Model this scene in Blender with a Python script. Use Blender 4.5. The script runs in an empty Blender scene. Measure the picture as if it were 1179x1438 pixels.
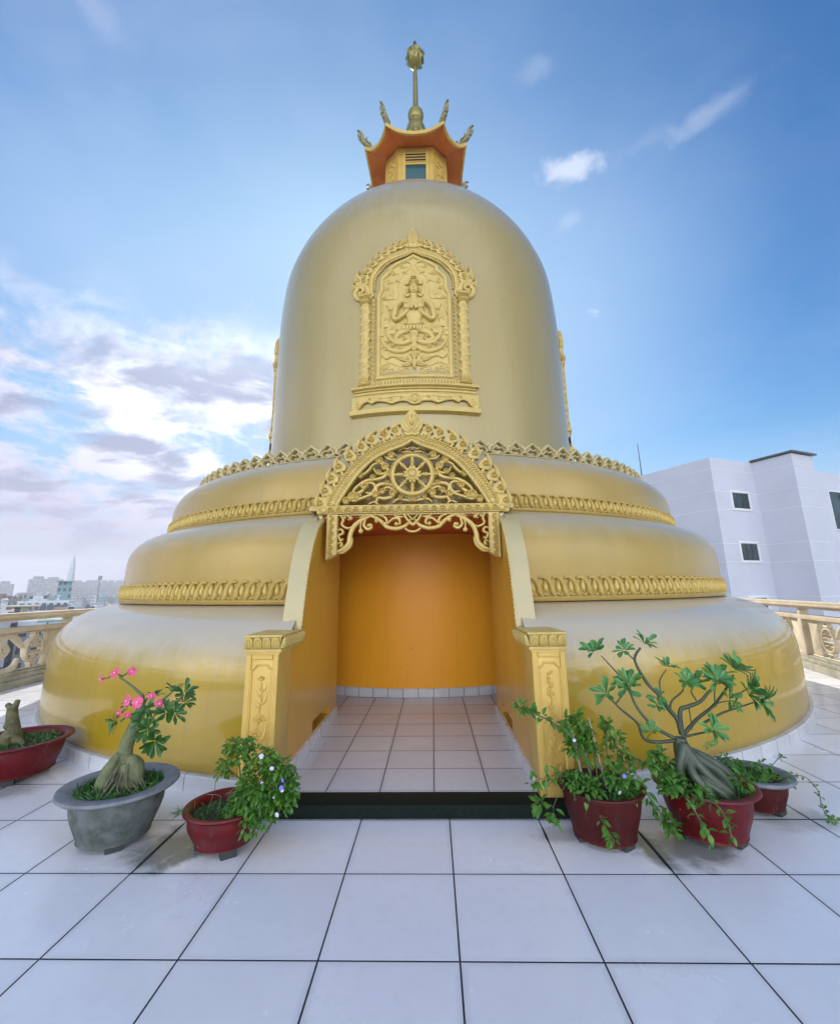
import bpy, bmesh, math, random
from mathutils import Vector, Matrix
from mathutils.geometry import tessellate_polygon
random.seed(11)
PI = math.pi
scene = bpy.context.scene
COL = scene.collection
WLOC = {}

# ---------------------------------------------------------------- objects
def tag(o, label=None, cat=None, group=None, kind=None):
    if label: o['label'] = label
    if cat: o['category'] = cat
    if group: o['group'] = group
    if kind: o['kind'] = kind
    return o

def thing(name, label, cat, loc, group=None):
    o = bpy.data.objects.new(name, None)
    o.empty_display_size = 0.1
    COL.objects.link(o)
    o.location = loc
    WLOC[o.name] = Vector(loc)
    return tag(o, label, cat, group)

class MB:
    """collects faces; fn maps (u, v, h) relief coordinates to the world"""
    def __init__(self, fn=None):
        self.v = []; self.f = []; self.fn = fn
    def add(self, verts, faces):
        n = len(self.v)
        if self.fn: verts = [self.fn(*p) for p in verts]
        self.v.extend([tuple(p) for p in verts])
        self.f.extend([tuple(i + n for i in f) for f in faces])
        return self
    def box(self, x0, x1, y0, y1, z0, z1):
        V = [(x0,y0,z0),(x1,y0,z0),(x1,y1,z0),(x0,y1,z0),(x0,y0,z1),(x1,y0,z1),(x1,y1,z1),(x0,y1,z1)]
        return self.add(V, [(0,3,2,1),(4,5,6,7),(0,1,5,4),(1,2,6,5),(2,3,7,6),(3,0,4,7)])
    def bbox(self, x0, x1, y0, y1, z0, z1, b=.01):
        """box with chamfered edges"""
        bm = bmesh.new()
        vs = [bm.verts.new(p) for p in [(x0,y0,z0),(x1,y0,z0),(x1,y1,z0),(x0,y1,z0),(x0,y0,z1),(x1,y0,z1),(x1,y1,z1),(x0,y1,z1)]]
        for f in [(0,3,2,1),(4,5,6,7),(0,1,5,4),(1,2,6,5),(2,3,7,6),(3,0,4,7)]: bm.faces.new([vs[i] for i in f])
        bmesh.ops.bevel(bm, geom=bm.edges[:], offset=b, segments=2, affect='EDGES', profile=.6)
        bm.verts.index_update()
        r = self.add([v.co[:] for v in bm.verts], [[v.index for v in f.verts] for f in bm.faces])
        bm.free(); return r
    def lathe(self, prof, cx, cy, n=64, a0=0., a1=2*PI, sx=1., sy=1., rot=0.):
        full = abs(a1 - a0 - 2*PI) < 1e-6
        m = n if full else n + 1
        V = []; cr, sr = math.cos(rot), math.sin(rot)
        for i in range(m):
            a = a0 + (a1 - a0)*i/n
            for r, z in prof:
                x, y = r*math.cos(a)*sx, r*math.sin(a)*sy
                V.append((cx + x*cr - y*sr, cy + x*sr + y*cr, z))
        k = len(prof); F = []
        for i in range(n):
            j = (i + 1) % m
            for q in range(k - 1):
                F.append((i*k+q, j*k+q, j*k+q+1, i*k+q+1))
        return self.add(V, F)
    def tube(self, pts, rad, n=8, cap=True):
        pts = [Vector(p) for p in pts]
        if not hasattr(rad, '__len__'): rad = [rad]*len(pts)
        V = []; F = []; up = None
        for i, p in enumerate(pts):
            t = (pts[min(i+1, len(pts)-1)] - pts[max(i-1, 0)]).normalized()
            if up is None:
                up = t.orthogonal().normalized()
            up = (up - t*up.dot(t)).normalized()
            s = t.cross(up)
            for k in range(n):
                a = 2*PI*k/n
                V.append(p + (up*math.cos(a) + s*math.sin(a))*rad[i])
        for i in range(len(pts)-1):
            for k in range(n):
                F.append((i*n+k, i*n+(k+1) % n, (i+1)*n+(k+1) % n, (i+1)*n+k))
        if cap:
            F.append(tuple(range(n-1, -1, -1))); F.append(tuple((len(pts)-1)*n + k for k in range(n)))
        return self.add(V, F)
    def ball(self, c, r, nu=10, nv=6):
        if not hasattr(r, '__len__'): r = (r, r, r)
        V = []; F = []
        for j in range(nv+1):
            b = -PI/2 + PI*j/nv
            for i in range(nu):
                a = 2*PI*i/nu
                V.append((c[0]+r[0]*math.cos(b)*math.cos(a), c[1]+r[1]*math.cos(b)*math.sin(a), c[2]+r[2]*math.sin(b)))
        for j in range(nv):
            for i in range(nu):
                F.append((j*nu+i, j*nu+(i+1) % nu, (j+1)*nu+(i+1) % nu, (j+1)*nu+i))
        return self.add(V, F)
    def prism(self, outline, fa, fb):
        """outline of 2D points, fa / fb give the two end positions"""
        n = len(outline)
        V = [fa(*p) for p in outline] + [fb(*p) for p in outline]
        T = tessellate_polygon([[Vector((p[0], p[1], 0)) for p in outline]])
        F = [tuple(t) for t in T] + [tuple(n + i for i in reversed(t)) for t in T]
        F += [(i, (i+1) % n, n+(i+1) % n, n+i) for i in range(n)]
        return self.add(V, F)
    # ---- relief primitives in (u, v, h)
    def stroke(self, path, w, h, h0=0., m=6, full=False, sm=4, closed=False):
        if sm > 1: path, wl = smooth(path, w, sm, closed)
        else: wl = w if hasattr(w, '__len__') else [w]*len(path)
        n = len(path); V = []; F = []
        k = (2*m) if full else (m + 1)
        hmax = max(wl)
        for i, (x, y) in enumerate(path):
            a = path[(i-1) % n] if closed else path[max(i-1, 0)]
            b = path[(i+1) % n] if closed else path[min(i+1, n-1)]
            dx, dy = b[0]-a[0], b[1]-a[1]; L = math.hypot(dx, dy) or 1e-9
            nx, ny = -dy/L, dx/L
            hs = h*(.35 + .65*wl[i]/hmax)
            for q in range(k):
                t = PI*q/m
                c, s = math.cos(t), math.sin(t)
                c = math.copysign(abs(c)**.75, c); s = math.copysign(abs(s)**.75, s)
                V.append((x + nx*wl[i]*c, y + ny*wl[i]*c, h0 + hs*s))
        cnt = n if closed else n - 1
        for i in range(cnt):
            j = (i+1) % n
            for q in range(k if full else k-1):
                q2 = (q+1) % k
                F.append((i*k+q, i*k+q2, j*k+q2, j*k+q))
        if not closed:
            F.append(tuple(range(k))); F.append(tuple((n-1)*k + q for q in range(k-1, -1, -1)))
        return self.add(V, F)
    def dome(self, u, v, ru, rv, h, h0=0., rot=0., nu=10, nv=3, full=False):
        V = []; F = []; cr, sr = math.cos(rot), math.sin(rot)
        lo = -nv if full else 0
        rows = 0
        for j in range(lo, nv):
            b = PI/2*j/nv
            for i in range(nu):
                a = 2*PI*i/nu
                x, y = ru*math.cos(b)*math.cos(a), rv*math.cos(b)*math.sin(a)
                V.append((u + x*cr - y*sr, v + x*sr + y*cr, h0 + h*math.sin(b)))
            rows += 1
        V.append((u, v, h0 + h))
        for j in range(rows-1):
            for i in range(nu):
                F.append((j*nu+i, j*nu+(i+1) % nu, (j+1)*nu+(i+1) % nu, (j+1)*nu+i))
        for i in range(nu): F.append(((rows-1)*nu+i, (rows-1)*nu+(i+1) % nu, rows*nu))
        return self.add(V, F)
    def poly(self, outline, h0, h1, bev=.008, back=False):
        n = len(outline)
        A = sum(outline[i][0]*outline[(i+1) % n][1] - outline[(i+1) % n][0]*outline[i][1] for i in range(n))
        if A < 0: outline = outline[::-1]
        ins = []
        for i in range(n):
            a, p, b = outline[i-1], outline[i], outline[(i+1) % n]
            e1 = Vector((p[0]-a[0], p[1]-a[1])).normalized() if (p[0]-a[0], p[1]-a[1]) != (0, 0) else Vector((1, 0))
            e2 = Vector((b[0]-p[0], b[1]-p[1])).normalized() if (b[0]-p[0], b[1]-p[1]) != (0, 0) else Vector((1, 0))
            nn = Vector((-(e1.y+e2.y), e1.x+e2.x))
            if nn.length < 1e-6: nn = Vector((-e1.y, e1.x))
            nn.normalize()
            ins.append((p[0]+nn.x*bev, p[1]+nn.y*bev))
        V = [(p[0], p[1], h0) for p in outline] + [(p[0], p[1], h1-bev*.8) for p in outline] + [(p[0], p[1], h1) for p in ins]
        F = []
        for i in range(n):
            j = (i+1) % n
            F.append((i, j, n+j, n+i)); F.append((n+i, n+j, 2*n+j, 2*n+i))
        T = tessellate_polygon([[Vector((p[0], p[1], 0)) for p in ins]])
        F += [tuple(2*n+i for i in t) for t in T]
        if back: F += [tuple(i for i in reversed(t)) for t in T]
        return self.add(V, F)
    def leaf(self, base, d, up, L, W, fold=.25, bend=.15, shape=None):
        d = Vector(d).normalized(); up = Vector(up)
        s = d.cross(up)
        if s.length < 1e-4: s = d.orthogonal()
        s.normalize(); nrm = s.cross(d).normalized()
        shape = shape or ((0, .12), (.35, .6), (.7, 1.), (.9, .75), (1, .05))
        V = []; F = []
        for t, w in shape:
            c = Vector(base) + d*(L*t) - nrm*(bend*L*t*t)
            off = s*(W*.5*w)
            V += [c - off + nrm*(fold*W*w*.5), c, c + off + nrm*(fold*W*w*.5)]
        for i in range(len(shape)-1):
            a = 3*i
            F += [(a, a+1, a+4, a+3), (a+1, a+2, a+5, a+4)]
        return self.add(V, F)
    def mesh(self, name, smooth_ang=None):
        me = bpy.data.meshes.new(name)
        me.from_pydata(self.v, [], self.f)
        me.update()
        return me

def smooth(path, w, sm, closed=False):
    n = len(path)
    if not hasattr(w, '__len__'): w = [w]*n
    elif len(w) != n:
        w = [w[min(int(i*(len(w)-1)/(n-1)), len(w)-2)]*(1-((i*(len(w)-1)/(n-1)) % 1)) + w[min(int(i*(len(w)-1)/(n-1))+1, len(w)-1)]*((i*(len(w)-1)/(n-1)) % 1) if i < n-1 else w[-1] for i in range(n)]
    P = []; W = []
    segs = n if closed else n-1
    for i in range(segs):
        g = (lambda k: path[k % n]) if closed else (lambda k: path[min(max(k, 0), n-1)])
        p0, p1, p2, p3 = g(i-1), g(i), g(i+1), g(i+2)
        w1, w2 = w[i], w[(i+1) % n]
        for k in range(sm):
            t = k/sm
            P.append(tuple(.5*((2*b)+(-a+c)*t+(2*a-5*b+4*c-d)*t*t+(-a+3*b-3*c+d)*t**3) for a, b, c, d in zip(p0, p1, p2, p3)))
            W.append(w1+(w2-w1)*t)
    if not closed: P.append(tuple(path[-1])); W.append(w[-1])
    return P, W

def smooth3(path, rad, sm=4):
    return smooth([tuple(p) for p in path], rad, sm)

def spiral(u, v, r0, r1, a0, turns, n=16):
    return [(u + (r0+(r1-r0)*i/n)*math.cos(a0+2*PI*turns*i/n), v + (r0+(r1-r0)*i/n)*math.sin(a0+2*PI*turns*i/n)) for i in range(n+1)]

def finish(o, smooth_angle):
    me = o.data
    if smooth_angle:
        for p in me.polygons: p.use_smooth = True
        try: me.set_sharp_from_angle(angle=math.radians(smooth_angle))
        except Exception: pass

def obj(name, mb, mat, parent=None, sa=40, bm_op=None):
    me = mb.mesh(name) if isinstance(mb, MB) else mb
    o = bpy.data.objects.new(name, me)
    COL.objects.link(o)
    base = WLOC[parent.name] if parent is not None else Vector((0, 0, 0))
    if parent is not None:
        o.parent = parent
        me.transform(Matrix.Translation(-base))
    WLOC[o.name] = base.copy()
    if bm_op:
        bm = bmesh.new(); bm.from_mesh(me); bm_op(bm); bm.to_mesh(me); bm.free()
    else:
        bm = bmesh.new(); bm.from_mesh(me); bmesh.ops.recalc_face_normals(bm, faces=bm.faces[:]); bm.to_mesh(me); bm.free()
    me.materials.append(mat)
    finish(o, sa)
    return o

def struct(name, mb, mat, sa=0):
    o = obj(name, mb, mat, None, sa); o['kind'] = 'structure'; return o

def apply_mods(o):
    dg = bpy.context.evaluated_depsgraph_get()
    me = bpy.data.meshes.new_from_object(o.evaluated_get(dg), depsgraph=dg)
    o.modifiers.clear(); old = o.data; o.data = me
    bpy.data.meshes.remove(old)

def remesh(mb, name, vox, it=4):
    me = mb.mesh(name); o = bpy.data.objects.new(name, me); COL.objects.link(o)
    m = o.modifiers.new('r', 'REMESH'); m.mode = 'VOXEL'; m.voxel_size = vox
    s = o.modifiers.new('s', 'SMOOTH'); s.iterations = it; s.factor = .5
    apply_mods(o); me = o.data
    bpy.data.objects.remove(o)
    return me

def copy_tree(o, parent=None):
    c = o.copy(); COL.objects.link(c)
    if parent is not None: c.parent = parent
    for ch in list(o.children): copy_tree(ch, c)
    return c

# ---------------------------------------------------------------- materials
class NT:
    def __init__(self, nt): self.nt = nt
    def n(self, t, **kw):
        nd = self.nt.nodes.new(t)
        for k, v in kw.items(): setattr(nd, k, v)
        return nd
    def link(self, a, b): self.nt.links.new(a, b)
    def val(self, sock, x):
        if hasattr(x, 'is_linked') or hasattr(x, 'links'): self.link(x, sock)
        else: sock.default_value = x
    def math(self, op, a, b=0., c=0., clamp=False):
        nd = self.n('ShaderNodeMath', operation=op); nd.use_clamp = clamp
        self.val(nd.inputs[0], a); self.val(nd.inputs[1], b); self.val(nd.inputs[2], c)
        return nd.outputs[0]
    def noise(self, vec, scale, detail=4., rough=.55, dist=0.):
        nd = self.n('ShaderNodeTexNoise'); nd.inputs['Scale'].default_value = scale
        nd.inputs['Detail'].default_value = detail; nd.inputs['Roughness'].default_value = rough
        nd.inputs['Distortion'].default_value = dist
        if vec is not None: self.link(vec, nd.inputs['Vector'])
        return nd.outputs['Fac']
    def smooth(self, x, a, b, lo=0., hi=1.):
        nd = self.n('ShaderNodeMapRange', interpolation_type='SMOOTHSTEP')
        self.val(nd.inputs[0], x); nd.inputs[1].default_value = a; nd.inputs[2].default_value = b
        nd.inputs[3].default_value = lo; nd.inputs[4].default_value = hi
        return nd.outputs[0]
    def mix(self, f, a, b, mode='MIX'):
        nd = self.n('ShaderNodeMix', data_type='RGBA', blend_type=mode)
        self.val(nd.inputs[0], f); self.val(nd.inputs[6], a); self.val(nd.inputs[7], b)
        return nd.outputs[2]
    def map(self, vec, scale=(1, 1, 1), loc=(0, 0, 0)):
        nd = self.n('ShaderNodeMapping'); nd.inputs['Scale'].default_value = scale; nd.inputs['Location'].default_value = loc
        self.link(vec, nd.inputs['Vector']); return nd.outputs[0]
    def bump(self, h, strength=.2, dist=.01):
        nd = self.n('ShaderNodeBump'); nd.inputs['Strength'].default_value = strength; nd.inputs['Distance'].default_value = dist
        self.link(h, nd.inputs['Height']); return nd.outputs[0]

def c4(c): return (c[0], c[1], c[2], 1.)

def newmat(name):
    m = bpy.data.materials.new(name); m.use_nodes = True
    t = NT(m.node_tree)
    b = [n for n in m.node_tree.nodes if n.type == 'BSDF_PRINCIPLED'][0]
    return m, t, b

def mat(name, col, rough=.5, metal=0., coat=0., coat_r=.1, var=.15, vs=6., col2=None, bump=.15, bs=40., bd=.004, stretch=(1, 1, 1), rvar=.08, spec=.5, cior=1.5, sky_sheen=None, streak=0., chips=None):
    m, t, b = newmat(name)
    tc = t.n('ShaderNodeTexCoord').outputs['Object']
    v = t.map(tc, stretch)
    n1 = t.noise(v, vs, 6., .6)
    f = t.smooth(n1, .3, .7)
    c2 = col2 or tuple(x*(1-var) for x in col)
    cc = t.mix(f, c4(col), c4(c2))
    if streak:      # rain streaks and uneven brushing
        r1 = t.noise(t.map(tc, (5., 5., .22)), 2.4, 6., .7)
        r2 = t.noise(t.map(tc, (1., 1., .6)), .9, 4., .6)
        cc = t.mix(t.math('MULTIPLY', t.smooth(r1, .50, .72), streak), cc, c4(tuple(x*k for x, k in zip(col, (.62, .64, .85)))))
        cc = t.mix(t.math('MULTIPLY', t.smooth(r2, .50, .70), streak*.8), cc, c4((col[0]*1.10, col[1]*1.16, min(1., col[2]*2.2))))
        sp_ = t.noise(tc, 26., 2., .5)
        cc = t.mix(t.math('MULTIPLY', t.smooth(sp_, .745, .77), .7), cc, c4((.10, .085, .05)))
    if chips:       # chipped glaze and lime marks
        ch = t.noise(tc, 34., 4., .6, .4)
        cc = t.mix(t.smooth(ch, chips[1], chips[1]+.03), cc, c4(chips[0]))
        lm = t.noise(t.map(tc, (7., 7., 1.6)), 3., 5., .7)
        cc = t.mix(t.math('MULTIPLY', t.smooth(lm, .55, .75), .22), cc, c4((.22, .20, .17)))
    if sky_sheen:        # pale sky reflection painted into the colour of faces that look up
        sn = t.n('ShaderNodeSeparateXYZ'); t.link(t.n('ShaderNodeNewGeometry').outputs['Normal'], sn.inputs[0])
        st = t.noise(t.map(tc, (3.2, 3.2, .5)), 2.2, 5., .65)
        up = t.smooth(t.math('MULTIPLY_ADD', t.math('SUBTRACT', st, .5), .5, sn.outputs[2]), sky_sheen[1], sky_sheen[2])
        cc = t.mix(t.math('MULTIPLY', up, sky_sheen[3]), cc, c4(sky_sheen[0]))
    t.link(cc, b.inputs['Base Color'])
    n2 = t.noise(v, bs, 5., .6)
    t.link(t.math('MULTIPLY_ADD', n1, rvar*2, rough-rvar), b.inputs['Roughness'])
    b.inputs['Metallic'].default_value = metal
    b.inputs['Coat Weight'].default_value = coat; b.inputs['Coat Roughness'].default_value = coat_r; b.inputs['Coat IOR'].default_value = cior
    b.inputs['Specular IOR Level'].default_value = spec
    if bump: t.link(t.bump(n2, bump, bd), b.inputs['Normal'])
    return m

def tile_mat(name, px, py, ox, oy, g, col, grout, rough=.3, stains=()):
    m, t, b = newmat(name)
    pos = t.n('ShaderNodeNewGeometry').outputs['Position']
    sp = t.n('ShaderNodeSeparateXYZ'); t.link(pos, sp.inputs[0])
    X = t.math('DIVIDE', t.math('SUBTRACT', sp.outputs[0], ox), px)
    Y = t.math('DIVIDE', t.math('SUBTRACT', sp.outputs[1], oy), py)
    def dist(q, p):
        fr = t.math('FRACT', q)
        return t.math('MULTIPLY', t.math('MINIMUM', fr, t.math('SUBTRACT', 1., fr)), p)
    d = t.math('MINIMUM', dist(X, px), dist(Y, py))
    # stains
    st = None
    nz = t.noise(pos, 5., 5., .6, .6)
    for (sx, sy, ra, rb, rot, amt) in stains:
        mp = t.n('ShaderNodeMapping', vector_type='TEXTURE')
        mp.inputs['Location'].default_value = (sx, sy, 0); mp.inputs['Rotation'].default_value = (0, 0, rot); mp.inputs['Scale'].default_value = (ra, rb, 1)
        t.link(pos, mp.inputs['Vector'])
        ln = t.n('ShaderNodeVectorMath', operation='LENGTH'); t.link(mp.outputs[0], ln.inputs[0])
        q = t.math('ADD', ln.outputs['Value'], t.math('MULTIPLY', t.math('SUBTRACT', nz, .5), 1.3))
        s = t.math('MULTIPLY', t.smooth(q, .35, 1.05, 1., 0.), amt)
        st = s if st is None else t.math('MAXIMUM', st, s)
    gw = g if st is None else t.math('MULTIPLY_ADD', st, g*2.2, g)
    nd = t.n('ShaderNodeMath', operation='LESS_THAN'); t.link(d, nd.inputs[0]); t.val(nd.inputs[1], t.math('MULTIPLY', gw, .5))
    gm = nd.outputs[0]
    cb = t.n('ShaderNodeCombineXYZ'); t.link(t.math('FLOOR', X), cb.inputs[0]); t.link(t.math('FLOOR', Y), cb.inputs[1])
    wn = t.n('ShaderNodeTexWhiteNoise', noise_dimensions='3D'); t.link(cb.outputs[0], wn.inputs['Vector'])
    big = t.noise(pos, 1.1, 5., .6)
    fine = t.noise(pos, 14., 6., .65)
    tint = t.math('MULTIPLY_ADD', wn.outputs['Value'], .10, t.math('MULTIPLY_ADD', big, .22, .84))
    hs = t.n('ShaderNodeHueSaturation'); hs.inputs['Color'].default_value = c4(col); t.link(tint, hs.inputs['Value'])
    base = t.mix(t.math('MULTIPLY', t.smooth(fine, .45, .75), .5), hs.outputs[0], c4(tuple(x*.9 for x in col)))
    # scuffs
    sc = t.noise(t.map(pos, (1., 2.6, 1.)), 9., 3., .5, 1.4)
    base = t.mix(t.math('MULTIPLY', t.smooth(sc, .765, .82), .45), base, c4((.25, .26, .3)))
    if st is not None: base = t.mix(st, base, c4((.085, .095, .07)))
    # dirt hugging the joints
    edge = t.math('MULTIPLY', t.smooth(d, g*.5, g*5., .22, 0.), t.smooth(big, .35, .7))
    base = t.mix(edge, base, c4((.2, .2, .2)))
    t.link(t.mix(gm, base, c4(grout)), b.inputs['Base Color'])
    rr = t.math('MULTIPLY_ADD', big, .25, rough-.12)
    t.link(t.math('MAXIMUM', rr, t.math('MULTIPLY', gm, .8)), b.inputs['Roughness'])
    ht = t.math('ADD', t.smooth(d, g*.3, g*.9), t.math('MULTIPLY', fine, .10))
    t.link(t.bump(ht, .35, .004), b.inputs['Normal'])
    return m

def leaf_mat(name, col, col2, rough=.4, trans=.15):
    m, t, b = newmat(name)
    tc = t.n('ShaderNodeTexCoord').outputs['Object']
    n1 = t.noise(tc, 17., 2., .5)
    t.link(t.mix(t.smooth(n1, .35, .65), c4(col), c4(col2)), b.inputs['Base Color'])
    b.inputs['Roughness'].default_value = rough
    b.inputs['Transmission Weight'].default_value = 0.
    b.inputs['Subsurface Weight'].default_value = 0.
    tr = t.n('ShaderNodeBsdfTranslucent'); t.link(t.mix(.5, c4(col2), c4((col2[0]*1.5, col2[1]*1.5, col2[2]))), tr.inputs['Color'])
    mx = t.n('ShaderNodeMixShader'); mx.inputs[0].default_value = trans
    out = [n for n in m.node_tree.nodes if n.type == 'OUTPUT_MATERIAL'][0]
    t.link(b.outputs[0], mx.inputs[1]); t.link(tr.outputs[0], mx.inputs[2]); t.link(mx.outputs[0], out.inputs[0])
    return m
HAZE = True
EXPO = 1.15
# ---------------------------------------------------------------- camera
CX, CY, CH = .513, -2.294, 1.52
def camera():
    pitch, yaw, roll, f, ppy = .2273624, -.0240886, .0130336, 632.583, 683.017
    cp, sp, cw, sw = math.cos(pitch), math.sin(pitch), math.cos(yaw), math.sin(yaw)
    F = Vector((sw*cp, cw*cp, sp)); R = Vector((cw, -sw, 0)); D = -R.cross(F)
    c, s = math.cos(roll), math.sin(roll)
    R2 = R*c + D*s; D2 = -R*s + D*c
    M = Matrix((R2, -D2, -F)).transposed().to_4x4()
    M.translation = Vector((CX, CY, CH))
    cd = bpy.data.cameras.new('camera'); o = bpy.data.objects.new('camera', cd); COL.objects.link(o)
    o.matrix_world = M
    cd.sensor_fit = 'HORIZONTAL'; cd.sensor_width = 36.
    cd.lens = f/1179*36.
    cd.shift_y = -(719-ppy)/1179.
    cd.clip_start = .05; cd.clip_end = 9000
    scene.camera = o
camera()

# ---------------------------------------------------------------- materials of the stupa
GOLD = mat('gold_paint', (.44, .285, .008), rough=.42, metal=.12, coat=.55, coat_r=.09, cior=1.75, streak=.3, sky_sheen=((.60, .545, .46), .05, .75, .75), var=.12, vs=1.3, bump=.12, bs=9., bd=.006, stretch=(1, 1, .3), col2=(.37, .25, .010), rvar=.06)
GOLD_BELL = mat('gold_paint_weathered', (.37, .275, .068), rough=.5, metal=.1, coat=.9, coat_r=.2, cior=1.65, sky_sheen=((.46, .43, .35), .05, .85, .65), vs=1.0, streak=.25, col2=(.355, .275, .082), bump=.1, bs=8., bd=.006, stretch=(1, 1, .25), rvar=.06)
GOLD_TIER = mat('gold_paint_tiers', (.41, .262, .034), rough=.5, metal=.1, coat=.65, coat_r=.18, cior=1.6, sky_sheen=((.46, .425, .34), .1, .9, .6), vs=1.0, streak=.22, col2=(.345, .235, .034), bump=.1, bs=8., bd=.006, stretch=(1, 1, .25), rvar=.06)
CARVE = mat('carved_gold_plaster', (.60, .44, .125), rough=.5, metal=.05, coat=.25, coat_r=.35, vs=9., col2=(.52, .38, .11), bump=.25, bs=60., bd=.003)
CARVE_PALE = mat('carved_plaster_weathered', (.54, .46, .25), rough=.6, metal=.0, vs=7., col2=(.46, .38, .17), bump=.3, bs=60., bd=.003)
WALLGOLD = mat('porch_gold_paint', (.62, .35, .035), rough=.4, metal=.1, coat=.4, coat_r=.2, cior=1.6, streak=.25, vs=1.2, col2=(.56, .31, .03), bump=.08, bs=12., bd=.004, stretch=(1, 1, .3))
STRIPMAT = mat('cream_gold_paint', (.44, .375, .19), rough=.45, metal=.05, coat=.6, coat_r=.25, cior=1.6, vs=3., col2=(.48, .40, .20), bump=.1)
DRUM = mat('drum_gold_paint', (.92, .42, .022), rough=.45, metal=.0, coat=.25, coat_r=.3, cior=1.5, vs=1.1, streak=.2, col2=(.90, .38, .02), spec=.2, bump=.06, bs=9., bd=.004, stretch=(1, 1, .3))
RED = mat('red_lacquer_paint', (.68, .10, .02), rough=.4, vs=1.5, var=.2)
SOFFIT = mat('orange_red_soffit', (.66, .20, .035), rough=.5, vs=3., col2=(.58, .15, .03))
GRANITE = mat('black_granite', (.005, .010, .008), rough=.55, vs=60., col2=(.012, .019, .015), bump=.04, spec=.08)
WHITETILE = None
GLASS = mat('dark_window_glass', (.02, .07, .08), rough=.08, vs=2., col2=(.03, .10, .11), bump=.02)
DARK = mat('dark_void', (.01, .01, .008), rough=.8)
METAL = mat('dark_bronze', (.06, .055, .05), rough=.4, metal=.6)
BRONZE = mat('olive_gold_spire', (.30, .25, .06), rough=.35, metal=.45, vs=8., col2=(.2, .18, .06))
RIDGE = mat('weathered_ridge', (.34, .30, .14), rough=.6, vs=12., col2=(.2, .19, .12), bump=.3)

AX, AY = .292, 7.523
X0, X1 = -.665, 1.25           # clear opening of the porch
PC = (X0+X1)/2                  # porch centre line
stupa = thing('stupa', 'tall golden bell-shaped stupa on three round tiers with a carved entrance porch', 'stupa', (AX, AY, 0))

def cyl(r, th0=0.):
    return lambda u, v, h: (AX + (r+h)*math.sin(u/r+th0), AY - (r+h)*math.cos(u/r+th0), v)

def cut_doors(w):
    """take the doorway of the porch out of a ring-shaped wall"""
    def op(bm):
        for k in (-w, w):
            bmesh.ops.bisect_plane(bm, geom=bm.verts[:]+bm.edges[:]+bm.faces[:], plane_co=(k, 0, 0), plane_no=(1, 0, 0))
        kill = [f for f in bm.faces if abs(f.calc_center_median().x) < w and f.calc_center_median().y < 0]
        bmesh.ops.delete(bm, geom=kill, context='FACES')
        bmesh.ops.recalc_face_normals(bm, faces=bm.faces[:])
    return op
cut_opening = cut_doors(1.0)

def sprof(prof, k=4):
    P, _ = smooth(prof, 0, k); return P

# tier walls
t1 = MB().lathe([(6.07, .115)] + sprof([(6.085, .13), (6.085, .5), (6.075, .82), (6.03, 1.0), (5.94, 1.13), (5.80, 1.25), (5.60, 1.335), (5.38, 1.385), (5.26, 1.40)]), AX, AY, 160)
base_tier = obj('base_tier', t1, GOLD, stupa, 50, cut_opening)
t2 = MB().lathe([(5.26, 1.395), (5.375, 1.40), (5.385, 1.41), (5.385, 1.445), (5.35, 1.455)] + sprof([(5.345, 1.62), (5.345, 1.85), (5.325, 2.04), (5.26, 2.18), (5.15, 2.285), (5.00, 2.355), (4.84, 2.395), (4.72, 2.41)]), AX, AY, 160)
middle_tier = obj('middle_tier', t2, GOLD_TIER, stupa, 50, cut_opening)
t3 = MB().lathe([(4.72, 2.395), (4.825, 2.40), (4.835, 2.41), (4.835, 2.435), (4.80, 2.445)] + sprof([(4.795, 2.6), (4.79, 2.77), (4.765, 2.91), (4.70, 3.03), (4.60, 3.12), (4.48, 3.175), (4.36, 3.19)]) + [(3.15, 3.20)], AX, AY, 160)
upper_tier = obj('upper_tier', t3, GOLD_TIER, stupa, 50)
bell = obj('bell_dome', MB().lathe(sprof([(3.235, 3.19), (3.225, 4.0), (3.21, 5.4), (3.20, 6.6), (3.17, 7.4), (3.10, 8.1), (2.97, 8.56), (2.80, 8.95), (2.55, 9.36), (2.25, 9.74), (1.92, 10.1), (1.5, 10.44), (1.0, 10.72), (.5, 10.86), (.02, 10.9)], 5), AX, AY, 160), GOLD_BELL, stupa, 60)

# tiled kerbs
KERBTILE = None
def kerb_mat(name, n, r, grout=.006):
    m, t, b = newmat(name)
    oc = t.n('ShaderNodeTexCoord').outputs['Object']
    sp = t.n('ShaderNodeSeparateXYZ'); t.link(oc, sp.inputs[0])
    ang = t.math('ARCTAN2', sp.outputs[0], sp.outputs[1])
    q = t.math('FRACT', t.math('MULTIPLY', ang, n/(2*PI)))
    d = t.math('MULTIPLY', t.math('MINIMUM', q, t.math('SUBTRACT', 1., q)), 2*PI*r/n)
    g = t.math('LESS_THAN', d, grout*.5)
    nz = t.noise(oc, 3., 5., .6)
    base = t.mix(t.smooth(nz, .35, .7), c4((.60, .62, .65)), c4((.5, .52, .55)))
    t.link(t.mix(g, base, c4((.07, .07, .07))), b.inputs['Base Color'])
    b.inputs['Roughness'].default_value = .28
    return m
kb = MB().lathe([(6.10, -.01), (6.125, .0), (6.125, .105), (6.118, .115), (6.06, .118)], AX, AY, 160)
obj('tiled_kerb', kb, kerb_mat('kerb_tile', 128, 6.12), stupa, 30, cut_opening)
obj('drum_kerb', MB().lathe([(3.165, .09), (3.165, .195), (3.155, .205), (3.10, .206)], AX, AY, 96), kerb_mat('drum_kerb_tile', 94, 3.16, .008), stupa, 30)

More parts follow.
